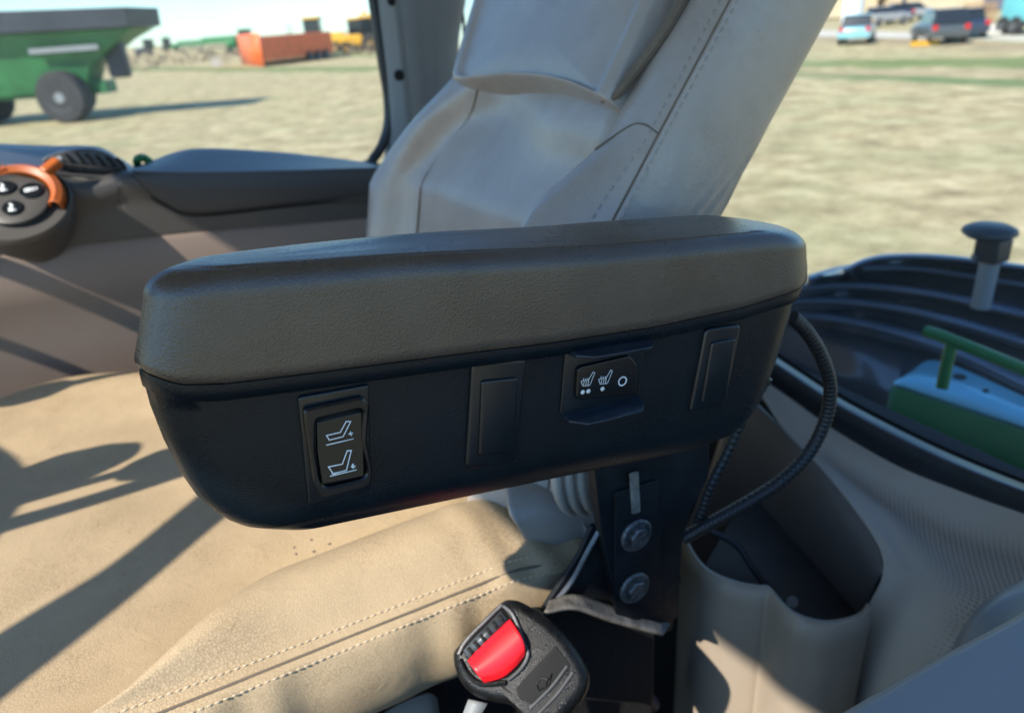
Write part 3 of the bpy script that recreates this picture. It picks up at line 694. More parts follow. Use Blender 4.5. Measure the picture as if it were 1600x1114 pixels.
    for nm, cx, cy, rr, ry in (('button', -.010, .021, .0145, .8), ('button', .021, .008, .0145, .9), ('button', -.004, -.016, .012, 1)):
        c = dc + d1 * cx + d2 * cy + dn * .006
        sq = .8
        b = disc(nm, c, dn, rr, .003, 'rocker', root, 24, ex=d1, ry=ry)
        pl = lambda x, y, c=c: c + d1 * x * .7 + d2 * y * .7 + dn * .0034
        if cx < -.01: ribbon('icon', [[(-.005, -.002), (-.006, .006), (0, .010), (.006, .006), (.005, -.002), (-.005, -.002)], [(-.008, -.006), (.008, -.006)]], .0022, dn, 'white', b, pl)
        elif cx > .02: ribbon('icon', [[(-.010, -.003), (.010, -.003)], [(-.010, .003), (.010, .003)], [(-.01, -.003), (-.01, .003)], [(-.003, -.003), (-.003, .003)], [(.004, -.003), (.004, .003)], [(.01, -.003), (.01, .003)]], .002, dn, 'white', b, pl)
        else: ribbon('icon', [[(-.003, .009), (.002, .002), (-.004, -.003), (.006, -.008)], [(-.006, -.008), (.007, -.010)]], .0025, dn, 'white', b, pl)
    disc('indicator', PW(108, 332, WN - .006), dn, .006, .002, 'pillar', root, 14)
console()
tag(tube('green_lever', [G(.02, 1.04, -.06), PW(214, 252, .95), PW(224, 247, .95), PW(240, 258, .95)], .006, 'green', None, n=10, k=20), 'small green and black lever end peeking over the console by the window', 'lever')

# ================================================================== SEAT
def hf(z): return .333 + .72 * (z + .01) if z > -.05 else .333 + .72 * (-.04) - .22 * (-.05 - z)
def back_ctrl(z):
    an = 1 - sm(-.01, .055, z); af = 1 - sm(.02, .09, z); h = hf(z)
    we = lerp(.665, .565, sm(-.06, .13, z))
    return [(h + .16, we + .0, z), (h + .10, we + .015, z), (h + .03, we + .008, z), (h - .012 * af, we - .02, z), (h - .014 * af + .004, we - .05, z), (h + .034 * af, we - .09, z),
            (h + .03 - .012 * (1 - af) + .014 * af, .44, z), (h + .032 - .012 * (1 - an) + .016 * an, .33, z), (h + .02 + .026 * an, .245, z), (h + .014 * (1 - an) + .026 * an, .216, z), (h - .046 * an, .186, z), (h - .030 * an - .002, .156, z), (h, .13, z), (h + .006, .126, z), (h + .045, .122, z), (h + .09, .126, z), (h + .128, .140, z), (h + .15, .18, z), (h + .16, .3, z)]
SEAM = 12
def seat():
    root = thing('driver_seat', G(.2, .4, -.94), 'tan leather driver seat with stitched bolsters and grey-beige backrest', 'seat')
    zs = [-.36 + i * .8 / 70 for i in range(71)]; n = 110; V = []
    K = len(back_ctrl(0))
    def wr(u_, z, p):
        # creases low on the side panel
        if u_ > 13.2 and u_ < 16.5 and z < .03:
            k = (.05 - z) * .30 * math.sin((p.x * 3 + p.z * 1.2) * 60) * math.sin((u_ - 13.2) / 3.3 * math.pi)
            p = p - W * abs(k) * .25
        if 3.5 < u_ < 10.5:
            p = p - H * .0022 * math.sin(p.z * 34 + u_ * 1.7) * math.sin(u_ * 1.1) * sm(.12, -.02, z) - H * .0012 * math.sin(z * 110 + 2 * math.sin(u_ * 2)) * math.exp(-((u_ - 9.2) / .9) ** 2)
        return p
    for z in zs:
        c = cr([G(*q) for q in back_ctrl(z)], n)
        V += [wr(i * (K - 1) / (n - 1), z, p) for i, p in enumerate(c)]
    bk = build('backrest', V, grid_faces(len(zs), n), 'back', root, sharp=80, solid=.0006)
    def S(u_, z):
        c = [G(*q) for q in back_ctrl(z)]; m = 400; cc = cr(c, m); return cc[int(round(u_ / (K - 1) * (m - 1)))]
    zz = [-.28 + i * .012 for i in range(55)]
    tube('seam', [S(SEAM, z) - W * .0002 - H * .0002 for z in zz], .0011, 'seam', bk, n=6, k=120)
    def stitches(name, pf, L0, L1, step, ln, r_, par, out):
        v, f = [], []; t = L0
        while t < L1:
            a, b = pf(t), pf(t + ln); d = (b - a).normalized(); s1 = d.cross(out).normalized(); k = 6; base = len(v)
            for q in (0, .25, .75, 1):
                c = a.lerp(b, q) + out * r_ * (.2 + .9 * math.sin(q * math.pi)); rr = r_ * (.5 if q in (0, 1) else 1)
                v += [c + (s1 * math.cos(j * 2 * math.pi / k) + out * math.sin(j * 2 * math.pi / k)) * rr for j in range(k)]
            f += [tuple(base + i for i in range(k)), tuple(base + 3 * k + i for i in range(k))]
            for q in range(3): f += [(base + q * k + j, base + q * k + (j + 1) % k, base + (q + 1) * k + (j + 1) % k, base + (q + 1) * k + j) for j in range(k)]
            t += step
        return build(name, v, f, 'stitch' if par.name.startswith('cush') else 'back', par, at=None)
    out = (-W * .8 - H * .6).normalized()
    stitches('stitching', lambda z: S(SEAM - .45, z), -.2, .30, .0062, .0042, .0010, bk, out)
    stitches('stitching', lambda z: S(SEAM + .9, z), -.2, .30, .0062, .0042, .0009, bk, -W)
    tube('seam', [S(5.0, z) - H * .0006 for z in [-.2 + i * .012 for i in range(24)]], .0013, 'seam', bk, n=6, k=60)
    tube('seam', [S(q, z) - H * .0008 for q, z in ((10.0, .035), (10.6, .052), (11.2, .055), (12, .050))], .0008, 'seam', bk, n=6, k=20)
    # upper pad
    PL = lambda x, y, d=0: hit(x, y, G(hf(0) - d, 0, 0) , (H - .72 * Z).normalized())
    # upper pad
    pn = -(H - .72 * Z).normalized()
    p0_ = G(hf(0) - .012, 0, 0)
    ol = [(702, 118), (712, 124), (745, 121), (790, 118), (840, 121), (885, 131), (920, 145), (938, 152), (946, 144), (960, 116), (985, 62), (1011, 4), (1040, -60), (1060, -110), (900, -125), (770, -110), (738, -10), (708, 92)]
    p0_ = G(hf(0) - .018, 0, 0)
    op = [hit(x, y, p0_, pn) for x, y in ol]
    lp = cr(op, 140, True); cen = sum(lp, Vector()) / len(lp)
    sc_ = lambda q, k: q + (cen - q) * k
    rg = [[p - pn * .07 for p in lp], [sc_(p, -.006) - pn * .045 for p in lp], [sc_(p, -.012) - pn * .026 for p in lp], [sc_(p, -.006) - pn * .012 for p in lp]]
    for i in range(0, 8):
        a = i / 7 * math.pi / 2; rg.append([sc_(q, .075 * (1 - math.cos(a))) - pn * (.009 * (1 - math.sin(a))) for q in lp])
    for k_, d_ in ((.10, .001), (.125, .004), (.15, .0055), (.19, .005), (.30, .003), (.6, .001), (.9, 0)): rg.append([sc_(q, k_) - pn * d_ for q in lp])
    pad = loft('upper_pad', rg, 'back', root, sharp=70)
    pg = G(hf(0) - .006, 0, 0)
    ed = [hit(x, y, pg, pn) for x, y in ((940, 160), (962, 150), (992, 112), (1030, 62), (1062, 10), (1092, -50))]
    tube('pad_gap', ed, .0042, 'seam', pad, n=8, k=60, rad=lambda t: .0012 + .0034 * sm(0, .35, t))
    # ---------------- cushion
    def cush(h):
        fr = sm(-.34, -.46, h) if False else sm(0, 1, (-.34 - h) / .1)
        re = sm(.20, .30, h); dz = -.05 * fr - .02 * re
        dip = -.010 * math.exp(-((h - .05) / .2) ** 2)
        fw = .055 * sm(-.14, .02, h) + .03 * sm(-.16, -.26, h)
        bw = lerp(0, .03, sm(.14, .26, h)); v_ = lerp(.122, .192, sm(-.10, .045, h))
        zb = -.246 - .026 * (1 - sm(-.14, 0, h))
        return [(h, .16, -.40), (h, .108, -.365), (h, .088, -.345), (h, .083, -.31 + dz), (h, .090, -.282 + dz), (h, .098, -.275 + dz), (h, .110, -.268 + dz), (h, .108 + (v_ - .108) * .42, zb + dz - bw * .3), (h, .108 + (v_ - .108) * .82, zb - .006 + dz), (h, v_ + .004, -.290 + dz + .006 * (1 - sm(-.12, 0, h))), (h, v_ + .03, -.290 + dz + dip * .3),
                (h, .27, -.275 + dz + dip), (h, .40, -.266 + dz + dip), (h, .54, -.266 + dz + dip), (h, .63 - fw, -.262 + dz), (h, .70 - fw, -.254 + dz), (h, .745 - fw, -.268 + dz), (h, .762 - fw, -.30), (h, .76 - fw, -.36), (h, .75, -.40), (h, .7, -.43)]
    hs = [-.46 + i * .755 / 110 for i in range(111)]; n2 = 170; V = []; KC = len(cush(0))
    rnd = random.Random(2)
    for h in hs:
        c = cr([G(*q) for q in cush(h)], n2)
        for i, p in enumerate(c):
            u_ = i * (KC - 1) / (n2 - 1); hh, ww, zc = loc(p)
            # puckers below the outer seam and at the rear
            if u_ < 5: 
                k = math.sin(hh * 95 + 1.5 * math.sin(hh * 40)) * math.exp(-((u_ - 3.2) / 1.3) ** 2); p = p - W * .0028 * k - Z * .0006 * k
            if 4 < u_ < 9.5 and hh > .16: p = p + Z * .003 * math.sin(hh * 150 + ww * 30) * sm(.16, .24, hh)
            p = p + Z * .0022 * math.sin(hh * 17 + ww * 9) * math.sin(ww * 21 + 1)
            V.append(p)
    cu = build('cushion', V, grid_faces(len(hs), n2), 'seat', root, sharp=80, solid=.0006)
    def C(u_, h): 
        k = cr([G(*q) for q in cush(h)], 400); return k[int(round(u_ / (KC - 1) * 399))]
    tube('seam', [C(5.0, -.4 + i * .01) + Z * .0006 for i in range(66)], .0011, 'seam', cu, n=6, k=160)
    ou = (Z * .8 - W * .6).normalized()
    stitches('stitching', lambda h: C(5.75, h) + Z * .0005, -.35, .250, .0056, .0037, .00062, cu, ou)
    stitches('stitching', lambda h: C(4.3, h) - W * .0013 + Z * .0004, -.35, .250, .0056, .0037, .00062, cu, (-W * .9 + Z * .45).normalized())
    # small stains / pinholes on the leather
    for x, y in ((460, 856), (463, 866), (487, 844)): disc('stain', PZ(x, y, -.2755), Z, .0011, .0012, 'seam', cu, 8)
    # lower corner of the backrest and the ribbed gaiter
    c = [[PW(x, y, .150) for x, y in ((790, 740), (850, 735), (935, 715), (960, 700))], [PW(x, y, .120) for x, y in ((795, 795), (840, 790), (915, 790), (960, 780))], [PW(x, y, .116) for x, y in ((812, 828), (850, 835), (900, 845), (960, 840))], [PW(x, y, .135) for x, y in ((835, 870), (860, 885), (900, 900), (960, 900))]]
    sheet('lower_back_panel', c, 'back', root, n=24, rows=20, thick=.004)
    for k in range(3):
        x = 868 + k * 19
        tube('gaiter_rib', [PW(x, 735, .10), PW(x + 3, 765, .096), PW(x + 12, 790, .098), PW(x + 26, 802, .106)], .0052, 'back', root, n=12, k=20, rad=lambda t: .0052 * (1 - .35 * t))
    gbox('seat_base', -.35, .30, .14, .70, -.94, -.38, 'floor', root, bevel=.02)
    gbox('side_bracket', .215, .345, .082, .10, -.94, -.315, 'floor', root, bevel=.004)
seat()

# ================================================================== REAR TRIM, WINDOW, BIN
def perf(nt, b):
    c = (.46, .41, .345)
    uvn = N(nt, 'TexCoord').outputs['UV']
    mp = N(nt, 'Mapping'); mp.inputs['Scale'].default_value = (175, 175, 1); nt.links.new(uvn, mp.inputs[0])
    fr = N(nt, 'VectorMath', operation='FRACTION'); nt.links.new(mp.outputs[0], fr.inputs[0])
    sb = N(nt, 'VectorMath', operation='SUBTRACT'); sb.inputs[1].default_value = (.5, .5, 0); nt.links.new(fr.outputs[0], sb.inputs[0])
    ln = N(nt, 'VectorMath', operation='LENGTH'); nt.links.new(sb.outputs[0], ln.inputs[0])
    d = ramp(nt, ln.outputs['Value'], [(.20, (0, 0, 0)), (.30, (1, 1, 1))])
    sp = N(nt, 'SeparateXYZ'); nt.links.new(uvn, sp.inputs[0])
    ms = ramp(nt, sp.outputs[0], [(.06, (0, 0, 0)), (.13, (1, 1, 1))])
    ms2 = ramp(nt, sp.outputs[1], [(.035, (0, 0, 0)), (.08, (1, 1, 1))])
    mm = N(nt, 'Math', operation='MULTIPLY'); nt.links.new(ms, mm.inputs[0]); nt.links.new(ms2, mm.inputs[1])
    mx = N(nt, 'MixRGB', i_Color1=(1, 1, 1, 1)); nt.links.new(mm.outputs[0], mx.inputs[0]); nt.links.new(d, mx.inputs[2])
    base = ramp(nt, noise(nt, 10, 4, .6), [(.3, tuple(x * .93 for x in c)), (.7, tuple(x * 1.07 for x in c))])
    cl = ramp(nt, mx.outputs[0], [(0, (.14, .14, .14)), (1, (1, 1, 1))])
    m2 = N(nt, 'MixRGB', blend_type='MULTIPLY', i_Fac=1.0); nt.links.new(base, m2.inputs[1]); nt.links.new(cl, m2.inputs[2])
    nt.links.new(m2.outputs[0], b.inputs['Base Color'])
    bump(nt, b, mx.outputs[0], .0008, .8)
M['perf'] = mat('perforated_trim', (.27, .235, .195), .5, nodes=perf)
def rear():
    root = thing('rear_trim_panel', G(.6, .1, -.6), 'grey-beige perforated trim panel sloping down from the rear window', 'trim panel')
    rows = [([(1150, 560), (1230, 615), (1305, 668), (1400, 722), (1500, 762), (1640, 812)], .705),
            ([(1190, 620), (1250, 650), (1310, 692), (1400, 745), (1500, 788), (1640, 840)], .69),
            ([(1225, 672), (1270, 700), (1330, 745), (1410, 790), (1500, 835), (1640, 885)], .665),
            ([(1290, 740), (1330, 768), (1385, 805), (1450, 848), (1530, 885), (1640, 925)], .635),
            ([(1362, 835), (1385, 850), (1420, 878), (1480, 910), (1550, 945), (1640, 980)], .60),
            ([(1380, 895), (1400, 912), (1430, 930), (1480, 960), (1550, 1000), (1640, 1040)], .575),
            ([(1352, 965), (1380, 985), (1420, 1005), (1480, 1035), (1550, 1075), (1640, 1110)], .55),
            ([(1322, 1110), (1350, 1130), (1390, 1150), (1460, 1185), (1550, 1230), (1640, 1260)], .53),
            ([(1300, 1200), (1330, 1240), (1390, 1260), (1460, 1290), (1550, 1330), (1640, 1360)], .52)]
    sheet('perforated_face', [[PH(x, y, h) for x, y in c] for c, h in rows], 'perf', root, n=50, rows=50, thick=.004, sharp=80)
    # pocket wall between trim and bin
    c = [[PH(x, y, h) for x, y, h in ((1150, 600, .70), (1225, 672, .665), (1290, 740, .635), (1362, 835, .60), (1380, 895, .575))],
         [PH(x, y, h) for x, y, h in ((1140, 640, .70), (1205, 700, .665), (1260, 760, .635), (1330, 850, .60), (1366, 915, .58))],
         [PH(x, y, h) for x, y, h in ((1100, 760, .68), (1150, 830, .66), (1210, 900, .64), (1290, 960, .62), (1340, 985, .60))],
         [PH(x, y, h) for x, y, h in ((1040, 900, .68), (1100, 960, .66), (1160, 1020, .64), (1250, 1060, .62), (1320, 1080, .60))]]
    sheet('pocket_wall', c, 'pocket', root, n=30, rows=16, thick=.003)
    # window sill and glass
    rw = thing('rear_window', G(.72, .2, -.35), 'wide rear cab window with thick black rubber gasket along its sill', 'window')
    a = [(1120, 490), (1180, 540), (1250, 588), (1312, 628), (1400, 675), (1500, 722), (1650, 782)]
    b = [(1120, 515), (1180, 565), (1245, 612), (1305, 654), (1400, 708), (1500, 750), (1650, 802)]
    c = [(1110, 530), (1170, 575), (1240, 624), (1303, 669), (1400, 725), (1500, 766), (1650, 818)]
    sheet('gasket', [[PH(x, y - 4, .735) for x, y in a], [PH(x, y, .725) for x, y in a], [PH((p[0] + q[0]) / 2, (p[1] + q[1]) / 2 - 3, .708) for p, q in zip(a, b)], [PH(x, y, .703) for x, y in b], [PH(x, y, .702) for x, y in c]], 'gasket', rw, n=50, rows=16, thick=.004, sharp=70)
    sheet('black_frit', [[PH(x, y - 14, .742) for x, y in a], [PH(x, y + 6, .742) for x, y in a]], 'hole', rw, n=50, thick=.001)
    g = [[G(.76, 1.5, -.5), G(.76, .95, -.5), G(.775, .6, -.5), G(.755, .3, -.5), G(.75, 0, -.5), G(.75, -.25, -.5)], [G(.80, 1.5, .7), G(.80, .95, .7), G(.84, .6, .7), G(.845, .3, .7), G(.84, 0, .7), G(.83, -.25, .7)]]
    sheet('glass', g, 'glass_rear', rw, n=30, thick=0)
rear()
def storage_bin():
    root = thing('storage_bin', G(.48, .05, -.94), 'open beige plastic storage bin standing behind the seat, partly sunlit', 'bin')
    rim = [(1068, 838), (1085, 872), (1110, 898), (1150, 915), (1185, 922), (1202, 924), (1225, 950), (1250, 968), (1290, 978), (1330, 972), (1350, 962), (1358, 950)]
    z0 = -.38
    R = [PZ(x, y, z0) for x, y in rim]
    def low(p, k): h_, w_, z_ = loc(p); return G(h_ + (.0) - .035 * k * 0, w_ + .006 * k, z0 - .55 * k)
    R2 = cr(R, 60)
    cen = sum(R2, Vector()) / 60
    rows = [[p + (W * .004 + H * .003) for p in R2], [p + Z * .0015 for p in R2]]
    for k in (.004, .03, .1, .25, .5, .8, 1): rows.append([low(p, k) - (W * .003 + H * .003) * 1 for p in R2])
    v = [p for r_ in rows for p in r_]
    build('outer_wall', v, grid_faces(len(rows), 60), 'bin', root, solid=.004, sharp=60)
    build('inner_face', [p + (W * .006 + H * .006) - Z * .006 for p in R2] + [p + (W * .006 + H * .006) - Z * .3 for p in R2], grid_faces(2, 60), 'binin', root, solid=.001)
    # low shelf inside and grey cables
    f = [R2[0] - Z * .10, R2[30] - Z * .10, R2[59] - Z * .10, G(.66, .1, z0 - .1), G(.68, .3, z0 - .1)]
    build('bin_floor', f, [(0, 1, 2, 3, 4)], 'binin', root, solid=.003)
storage_bin()
tag(tube('black_wire', [PZ(1110, 830, -.42), PZ(1150, 850, -.43), PZ(1178, 890, -.45), PZ(1205, 925, -.46)], .004, 'rubber', None, n=8, k=20), 'thin black wire drooping into the beige bin', 'wire')
tag(disc('wire_plug', PZ(1238, 940, -.44), (CAM - PZ(1238, 940, -.44)), .006, .01, 'pillar', None, 12), 'small pale plug lying inside the beige bin', 'plug')
def doortrim():
    root = thing('door_trim', G(.4, -.25, -.35), 'smooth blue-grey sill panel in the bottom right corner', 'trim panel')
    e = [(.05, -.166), (.2, -.166), (.333, -.167), (.411, -.170), (.55, -.172), (.9, -.172)]
    c = [[G(h, w_ + .008, -.26) for h, w_ in e], [G(h, w_ + .003, -.212) for h, w_ in e], [G(h, w_ - .003, -.202) for h, w_ in e], [G(h, w_ - .014, -.199) for h, w_ in e], [G(h, w_ - .10, -.204) for h, w_ in e], [G(h, w_ - .16, -.24) for h, w_ in e]]
    sheet('sill', c, 'doortrim', root, n=40, rows=30, thick=.003, sharp=80)
    c = [[PW(x, y, -.09) for x, y in ((1478, 1040), (1512, 975), (1545, 938), (1600, 908), (1700, 870))], [PW(x, y, -.105) for x, y in ((1482, 1045), (1518, 988), (1555, 955), (1610, 928), (1700, 890))], [PW(x, y, -.12) for x, y in ((1485, 1080), (1525, 1050), (1570, 1020), (1620, 1000), (1700, 970))], [PW(x, y, -.13) for x, y in ((1485, 1200), (1525, 1200), (1570, 1200), (1620, 1200), (1700, 1200))]]
    sheet('corner_moulding', c, 'doortrim', root, n=30, rows=20, thick=.003, sharp=80)
doortrim()

# ================================================================== ARMREST
WF = .006                         # outer face of the housing
NV = -W
def FP(x, y, d=0): return PW(x, y, WF - d)
def armrest():
    root = thing('armrest', G(.2, .04, -.1), 'black and dark grey padded armrest with seat switches, filling the middle of the picture', 'armrest')
    def wfar(a): 
        xs = [(-.02, .030), (.01, .036), (.03, .049), (.09, .061), (.17, .074), (.27, .083), (.36, .083), (.42, .076)]
        for (x0, y0), (x1, y1) in zip(xs, xs[1:]):
            if a <= x1: return lerp(y0, y1, sm(0, 1, max(0, (a - x0) / (x1 - x0))) * .3 + .7 * max(0, (a - x0) / (x1 - x0)))
        return xs[-1][1]
    def ringat(a0, a1, z0, z1, i_n, i_f, rc0, rc1, n=56):
        """closed loop: near side left->right, then far side back"""
        near, far = [], []
        for i in range(n):
            t = i / (n - 1); t = .5 - .5 * math.cos(math.pi * t); t = lerp(t, i / (n - 1), .45)
            a = lerp(a0, a1, t); wn = i_n; wf_ = wfar(a) - i_f
            wd_ = wfar(a) * .40; wn = wd_ * (1 - math.exp(-i_n / wd_ * 1.0)) if i_n > .012 else i_n; fi_ = wd_ * (1 - math.exp(-i_f / wd_)) if i_f > .014 else i_f; wf_ = wfar(a) - fi_
            if i_n > .012: wn = max(wn, min(.012, wd_ * .98))
            if i_f > .014: wf_ = wfar(a) - max(fi_, min(.014, wd_ * .98))
            d0, d1 = a - a0, a1 - a; cn = cf = 0
            for d, rc in ((d0, rc0), (d1, rc1)):
                r_ = min(rc, (wf_ - wn) * .5)
                if d < rc: e = r_ - r_ * math.sqrt(max(0, 1 - (1 - d / rc) ** 2)); cn = cf = max(cn, e)
            z = lerp(z0, z1, t)
            near.append(GA(a, wn + cn, z)); far.append(GA(a, wf_ - cf, z))
        return near + far[::-1]
    A0, A1 = -.0065, .4260
    # --- padded lid
    L = [(A0 + .006, A1 - .006, .0035, .0035, .006, .006), (A0 + .0015, A1 - .0015, .0005, .0005, .0015, .002), (A0, A1, .0025, .0025, 0, 0), (A0 + .0004, A1, .006, .006, .0002, .0002)]
    T = .0475; r_ = .0125
    for q in (.25, .5, .75, 1): L.append((A0 + .0004 + .007 * q, A1 - .0035 * q, .006 + (T - r_ - .006) * q, .006 + (T - r_ - .006) * q, .0025 * q, .004 * q))
    for s in range(1, 9):
        a = s / 8 * math.pi / 2; i_ = r_ * (1 - math.cos(a)); zz = T - r_ * (1 - math.sin(a))
        L.append((A0 + .0074 + i_ * 1.3, A1 - .0035 - i_ * 1.6, zz, zz, .0025 + i_ * .8, .004 + i_ * .8))
    L.append((A0 + .0074 + r_ * 1.3 + .004, A1 - .0035 - r_ * 1.6 - .006, T + .0004, T + .0004, .0145, .0165))
    for q in range(1, 6): L.append((A0 + .0277 + q * .006, A1 - .0295 - q * .006, T + .0005 + q * .0001, T + .0005 + q * .0001, .0145 + q * .005, .0165 + q * .005))
    DU = [(-.01, .004), (.0, .001), (.01, -.003), (.03, -.0055), (.07, -.0065), (.14, -.0075), (.21, -.009), (.28, -.0085), (.35, -.004), (.40, .003), (.43, .006)]
    def du(a):
        if a <= DU[0][0]: return DU[0][1]
        for (x0, y0), (x1, y1) in zip(DU, DU[1:]):
            if a <= x1: return lerp(y0, y1, (a - x0) / (x1 - x0))
        return DU[-1][1]
    def crown(a): return -.004 * sm(.10, .26, a) - .0028 * sm(.36, .42, a)
    rings = []
    for a0, a1, z0, z1, n_, f_ in L:
        rg = ringat(a0, a1, z0, z1, n_, f_, .022, .034)
        rg2 = []
        for p in rg:
            a = (p - P0).dot(AX); uu = (p - P0).dot(UX); rg2.append(p + UX * (crown(a) * sm(.01, .045, uu) + du(a) * (1 - sm(.0, .032, uu))))
        rings.append(rg2)
    loft('padded_lid', rings, 'lid', root, sharp=75)
    # --- moulded housing
    B = [(.004, .4195, .0, .0, .004, .004), (.002, .421, -.0005, -.0005, .002, .003), (.0015, .422, -.003, -.003, .002, .002), (.002, .4215, -.009, -.009, .0026, .003), (.0032, .4205, -.0105, -.0105, .0058, .005)]
    prof = [(.0040, .420, -.018, -.018), (.0075, .4165, -.036, -.037), (.0120, .4125, -.054, -.058), (.0160, .4075, -.067, -.074), (.0200, .402, -.076, -.086)]
    B += [(a, b, c, d, WF, WF) for a, b, c, d in prof]
    for a, b, c, d, e in ((.0245, .395, -.0835, -.0945, .0065), (.030, .386, -.0895, -.1015, .0085), (.038, .374, -.0945, -.1065, .0125), (.049, .360, -.0985, -.1095, .019), (.062, .344, -.1005, -.1110, .028)): B.append((a, b, c, d, e, e * .7))
    rings = []
    B = [(a - .0058 * (1 - sm(-.04, -.10, c)) - .001, b + .001, c + (-.0045 * sm(-.03, -.08, c)), d + (-.0045 * sm(-.03, -.08, d)), e, f) for a, b, c, d, e, f in B]
    for a, b, c, d, e, f in B:
        rg = ringat(a, b, c, d, e, f, .024, .030); k_ = 1 if c > -.0108 else (.5 if c > -.02 else 0)
        rings.append([p + UX * du((p - P0).dot(AX)) * k_ for p in rg])
    hs = loft('housing', rings, 'base', root, sharp=60)
    tube('gap_line', [GA(a, .0035, -.0005 + du(a)) for a in [.03 + .37 * i / 20 for i in range(21)]], .0009, 'hole', root, n=6, k=40)
    # --- rocker switch for the seat slide
    sw = slab('switch_plate', rpoly([FP(*p, .0022) for p in ((465.5, 621), (577.5, 601), (580.5, 768), (483, 791))], .0022), NV, .004, 'blank', root, bev=.0011)
    ol = [(475, 641), (568, 621), (578, 633), (574, 690), (583, 735), (581, 753), (572, 762), (512, 778), (499, 776), (489, 752), (483, 705), (476, 660)]
    il = [(495, 655), (562, 639), (569, 645), (566, 690), (573, 733), (572, 744), (564, 750), (516, 762), (506, 760), (500, 745), (493, 705), (493, 665)]
    frame('bezel', rpoly([FP(*p, .0062) for p in ol], .002, 4), rpoly([FP(*p, .0062) for p in il], .002, 4), NV, .006, 'rocker', sw, bev=.0011)
    build('bezel_well', [FP(*p, .0026) for p in il], [tuple(range(len(il)))], 'hole', sw, solid=.0004)
    # rocker: upper half pressed in, lower half standing out
    f0, f1 = FP(496, 706, .0050), FP(568, 692, .0050)
    t0, t1 = FP(495, 660, .0030), FP(566, 643, .0030)
    b0, b1 = FP(504, 757, .0072), FP(569, 744, .0072)
    k = .004
    v = [t0, t1, f0, f1, b0, b1] + [p + W * k for p in (t0, t1, f0, f1, b0, b1)]
    rk = build('rocker', v, [(0, 2, 3, 1), (2, 4, 5, 3), (0, 1, 7, 6), (4, 10, 11, 5), (0, 6, 8, 2), (2, 8, 10, 4), (1, 3, 9, 7), (3, 5, 11, 9), (6, 7, 9, 8), (8, 9, 11, 10)], 'rocker', sw, bevel=.0005)
    n1 = (t1 - t0).cross(f0 - t0).normalized(); n1 = n1 if n1.dot(NV) > 0 else -n1
    n2 = (f1 - f0).cross(b0 - f0).normalized(); n2 = n2 if n2.dot(NV) > 0 else -n2
    PT = lambda x, y: hit(x, y, t0, n1); PB = lambda x, y: hit(x, y, f0, n2)
    z5 = lambda x, y: (440 + x * .2153, 580 + y * .2153)
    ic = [[z5(*p) for p in q] for q in ([(325, 465), (425, 442), (468, 362), (500, 364), (445, 473), (345, 498), (325, 465)], [(322, 535), (522, 488)])]
    ribbon('icon', ic, .0006, n1, 'white', rk, PT)
    st = [z5(*p) for p in ((500, 430), (507, 445), (522, 440), (512, 455), (505, 470), (495, 458), (480, 455), (493, 446))]
    build('arrow_mark', [PT(*p) + n1 * .0003 for p in st], [tuple(range(8))], 'white', rk, solid=.0002)
    ic = [[z5(*p) for p in q] for q in ([(340, 692), (440, 672), (475, 575), (505, 573), (470, 715), (375, 745), (340, 692)], [(350, 760), (545, 712)], [(362, 742), (470, 718)])]
    ribbon('icon', ic, .00062, n2, 'white', rk, PB)
    st = [z5(*p) for p in ((508, 668), (524, 668), (524, 682), (540, 684), (520, 706), (498, 690), (508, 685))]
    build('arrow_mark', [PB(*p) + n2 * .0003 for p in st], [tuple(range(7))], 'white', rk, solid=.0002)
    # --- blank covers
    for ou, inn in ((((738, 568), (823, 561), (808, 724), (728, 733)), ((753, 596), (810, 590), (803, 706), (748.5, 714))), (((1104, 514.6), (1159, 507), (1132.5, 637), (1078, 647)), ((1113, 536), (1151, 529), (1135, 627), (1097, 631)))):
        bp = slab('blank_cover', rpoly([FP(*p, .0030) for p in ou], .004), NV, .005, 'blank', root, bev=.0016)
        slab('raised_panel', rpoly([FP(*p, .0050) for p in inn], .0022), NV, .003, 'blank', bp, bev=.0013)
    # --- seat heater switch between two guard ledges
    pl = slab('heater_plate', rpoly([FP(*p, .0016) for p in ((884, 547), (1008, 527), (997, 632), (906, 650), (875, 648))], [.002, .002, .002, .001, .002]), NV, .004, 'blank', root, bev=.0006)
    def ledge(name, a, b, zdir):
        # a, b: attached edge in px (on the face); protrudes towards the viewer
        A_, B_ = FP(*a, 0), FP(*b, 0); th = UX * .0026; out = .0150
        o1 = NV * out
        secs = []
        for P, s in ((A_, .0), (A_.lerp(B_, .02), .55), (A_.lerp(B_, .18), 1), (A_.lerp(B_, .5), 1.04), (A_.lerp(B_, .88), 1), (A_.lerp(B_, .985), .6), (B_, .12)):
            o_ = o1 * max(s, .02); t_ = zdir * .003 * s
            secs.append([P + W * .002 + th * .5, P + o_ * .6 + th * .5 + t_ * .6, P + o_ + th * .2 + t_, P + o_ * 1.03 + t_, P + o_ - th * .5 + t_, P + o_ * .5 - th * .7 + t_ * .5, P + W * .002 - th * .8])
        loft(name, secs, 'gloss', pl, sharp=40, bevel=.0004)
    ledge('guard_ledge', (886, 550), (1010, 529), UX * .2)
    ledge('guard_ledge', (876, 648), (996, 619), -UX * .6)
    rkl = rpoly([FP(*p, .0044) for p in ((903, 577), (909, 573), (984, 556), (996, 570), (994, 617), (905, 625), (900, 620))], .0016)
    hr = slab('heater_rocker', rkl, NV, .004, 'rocker', pl, bev=.0008)
    z6 = lambda x, y: (840 + x * .225, 500 + y * .225)
    PF = lambda x, y: FP(x, y, .0044)
    ic = []
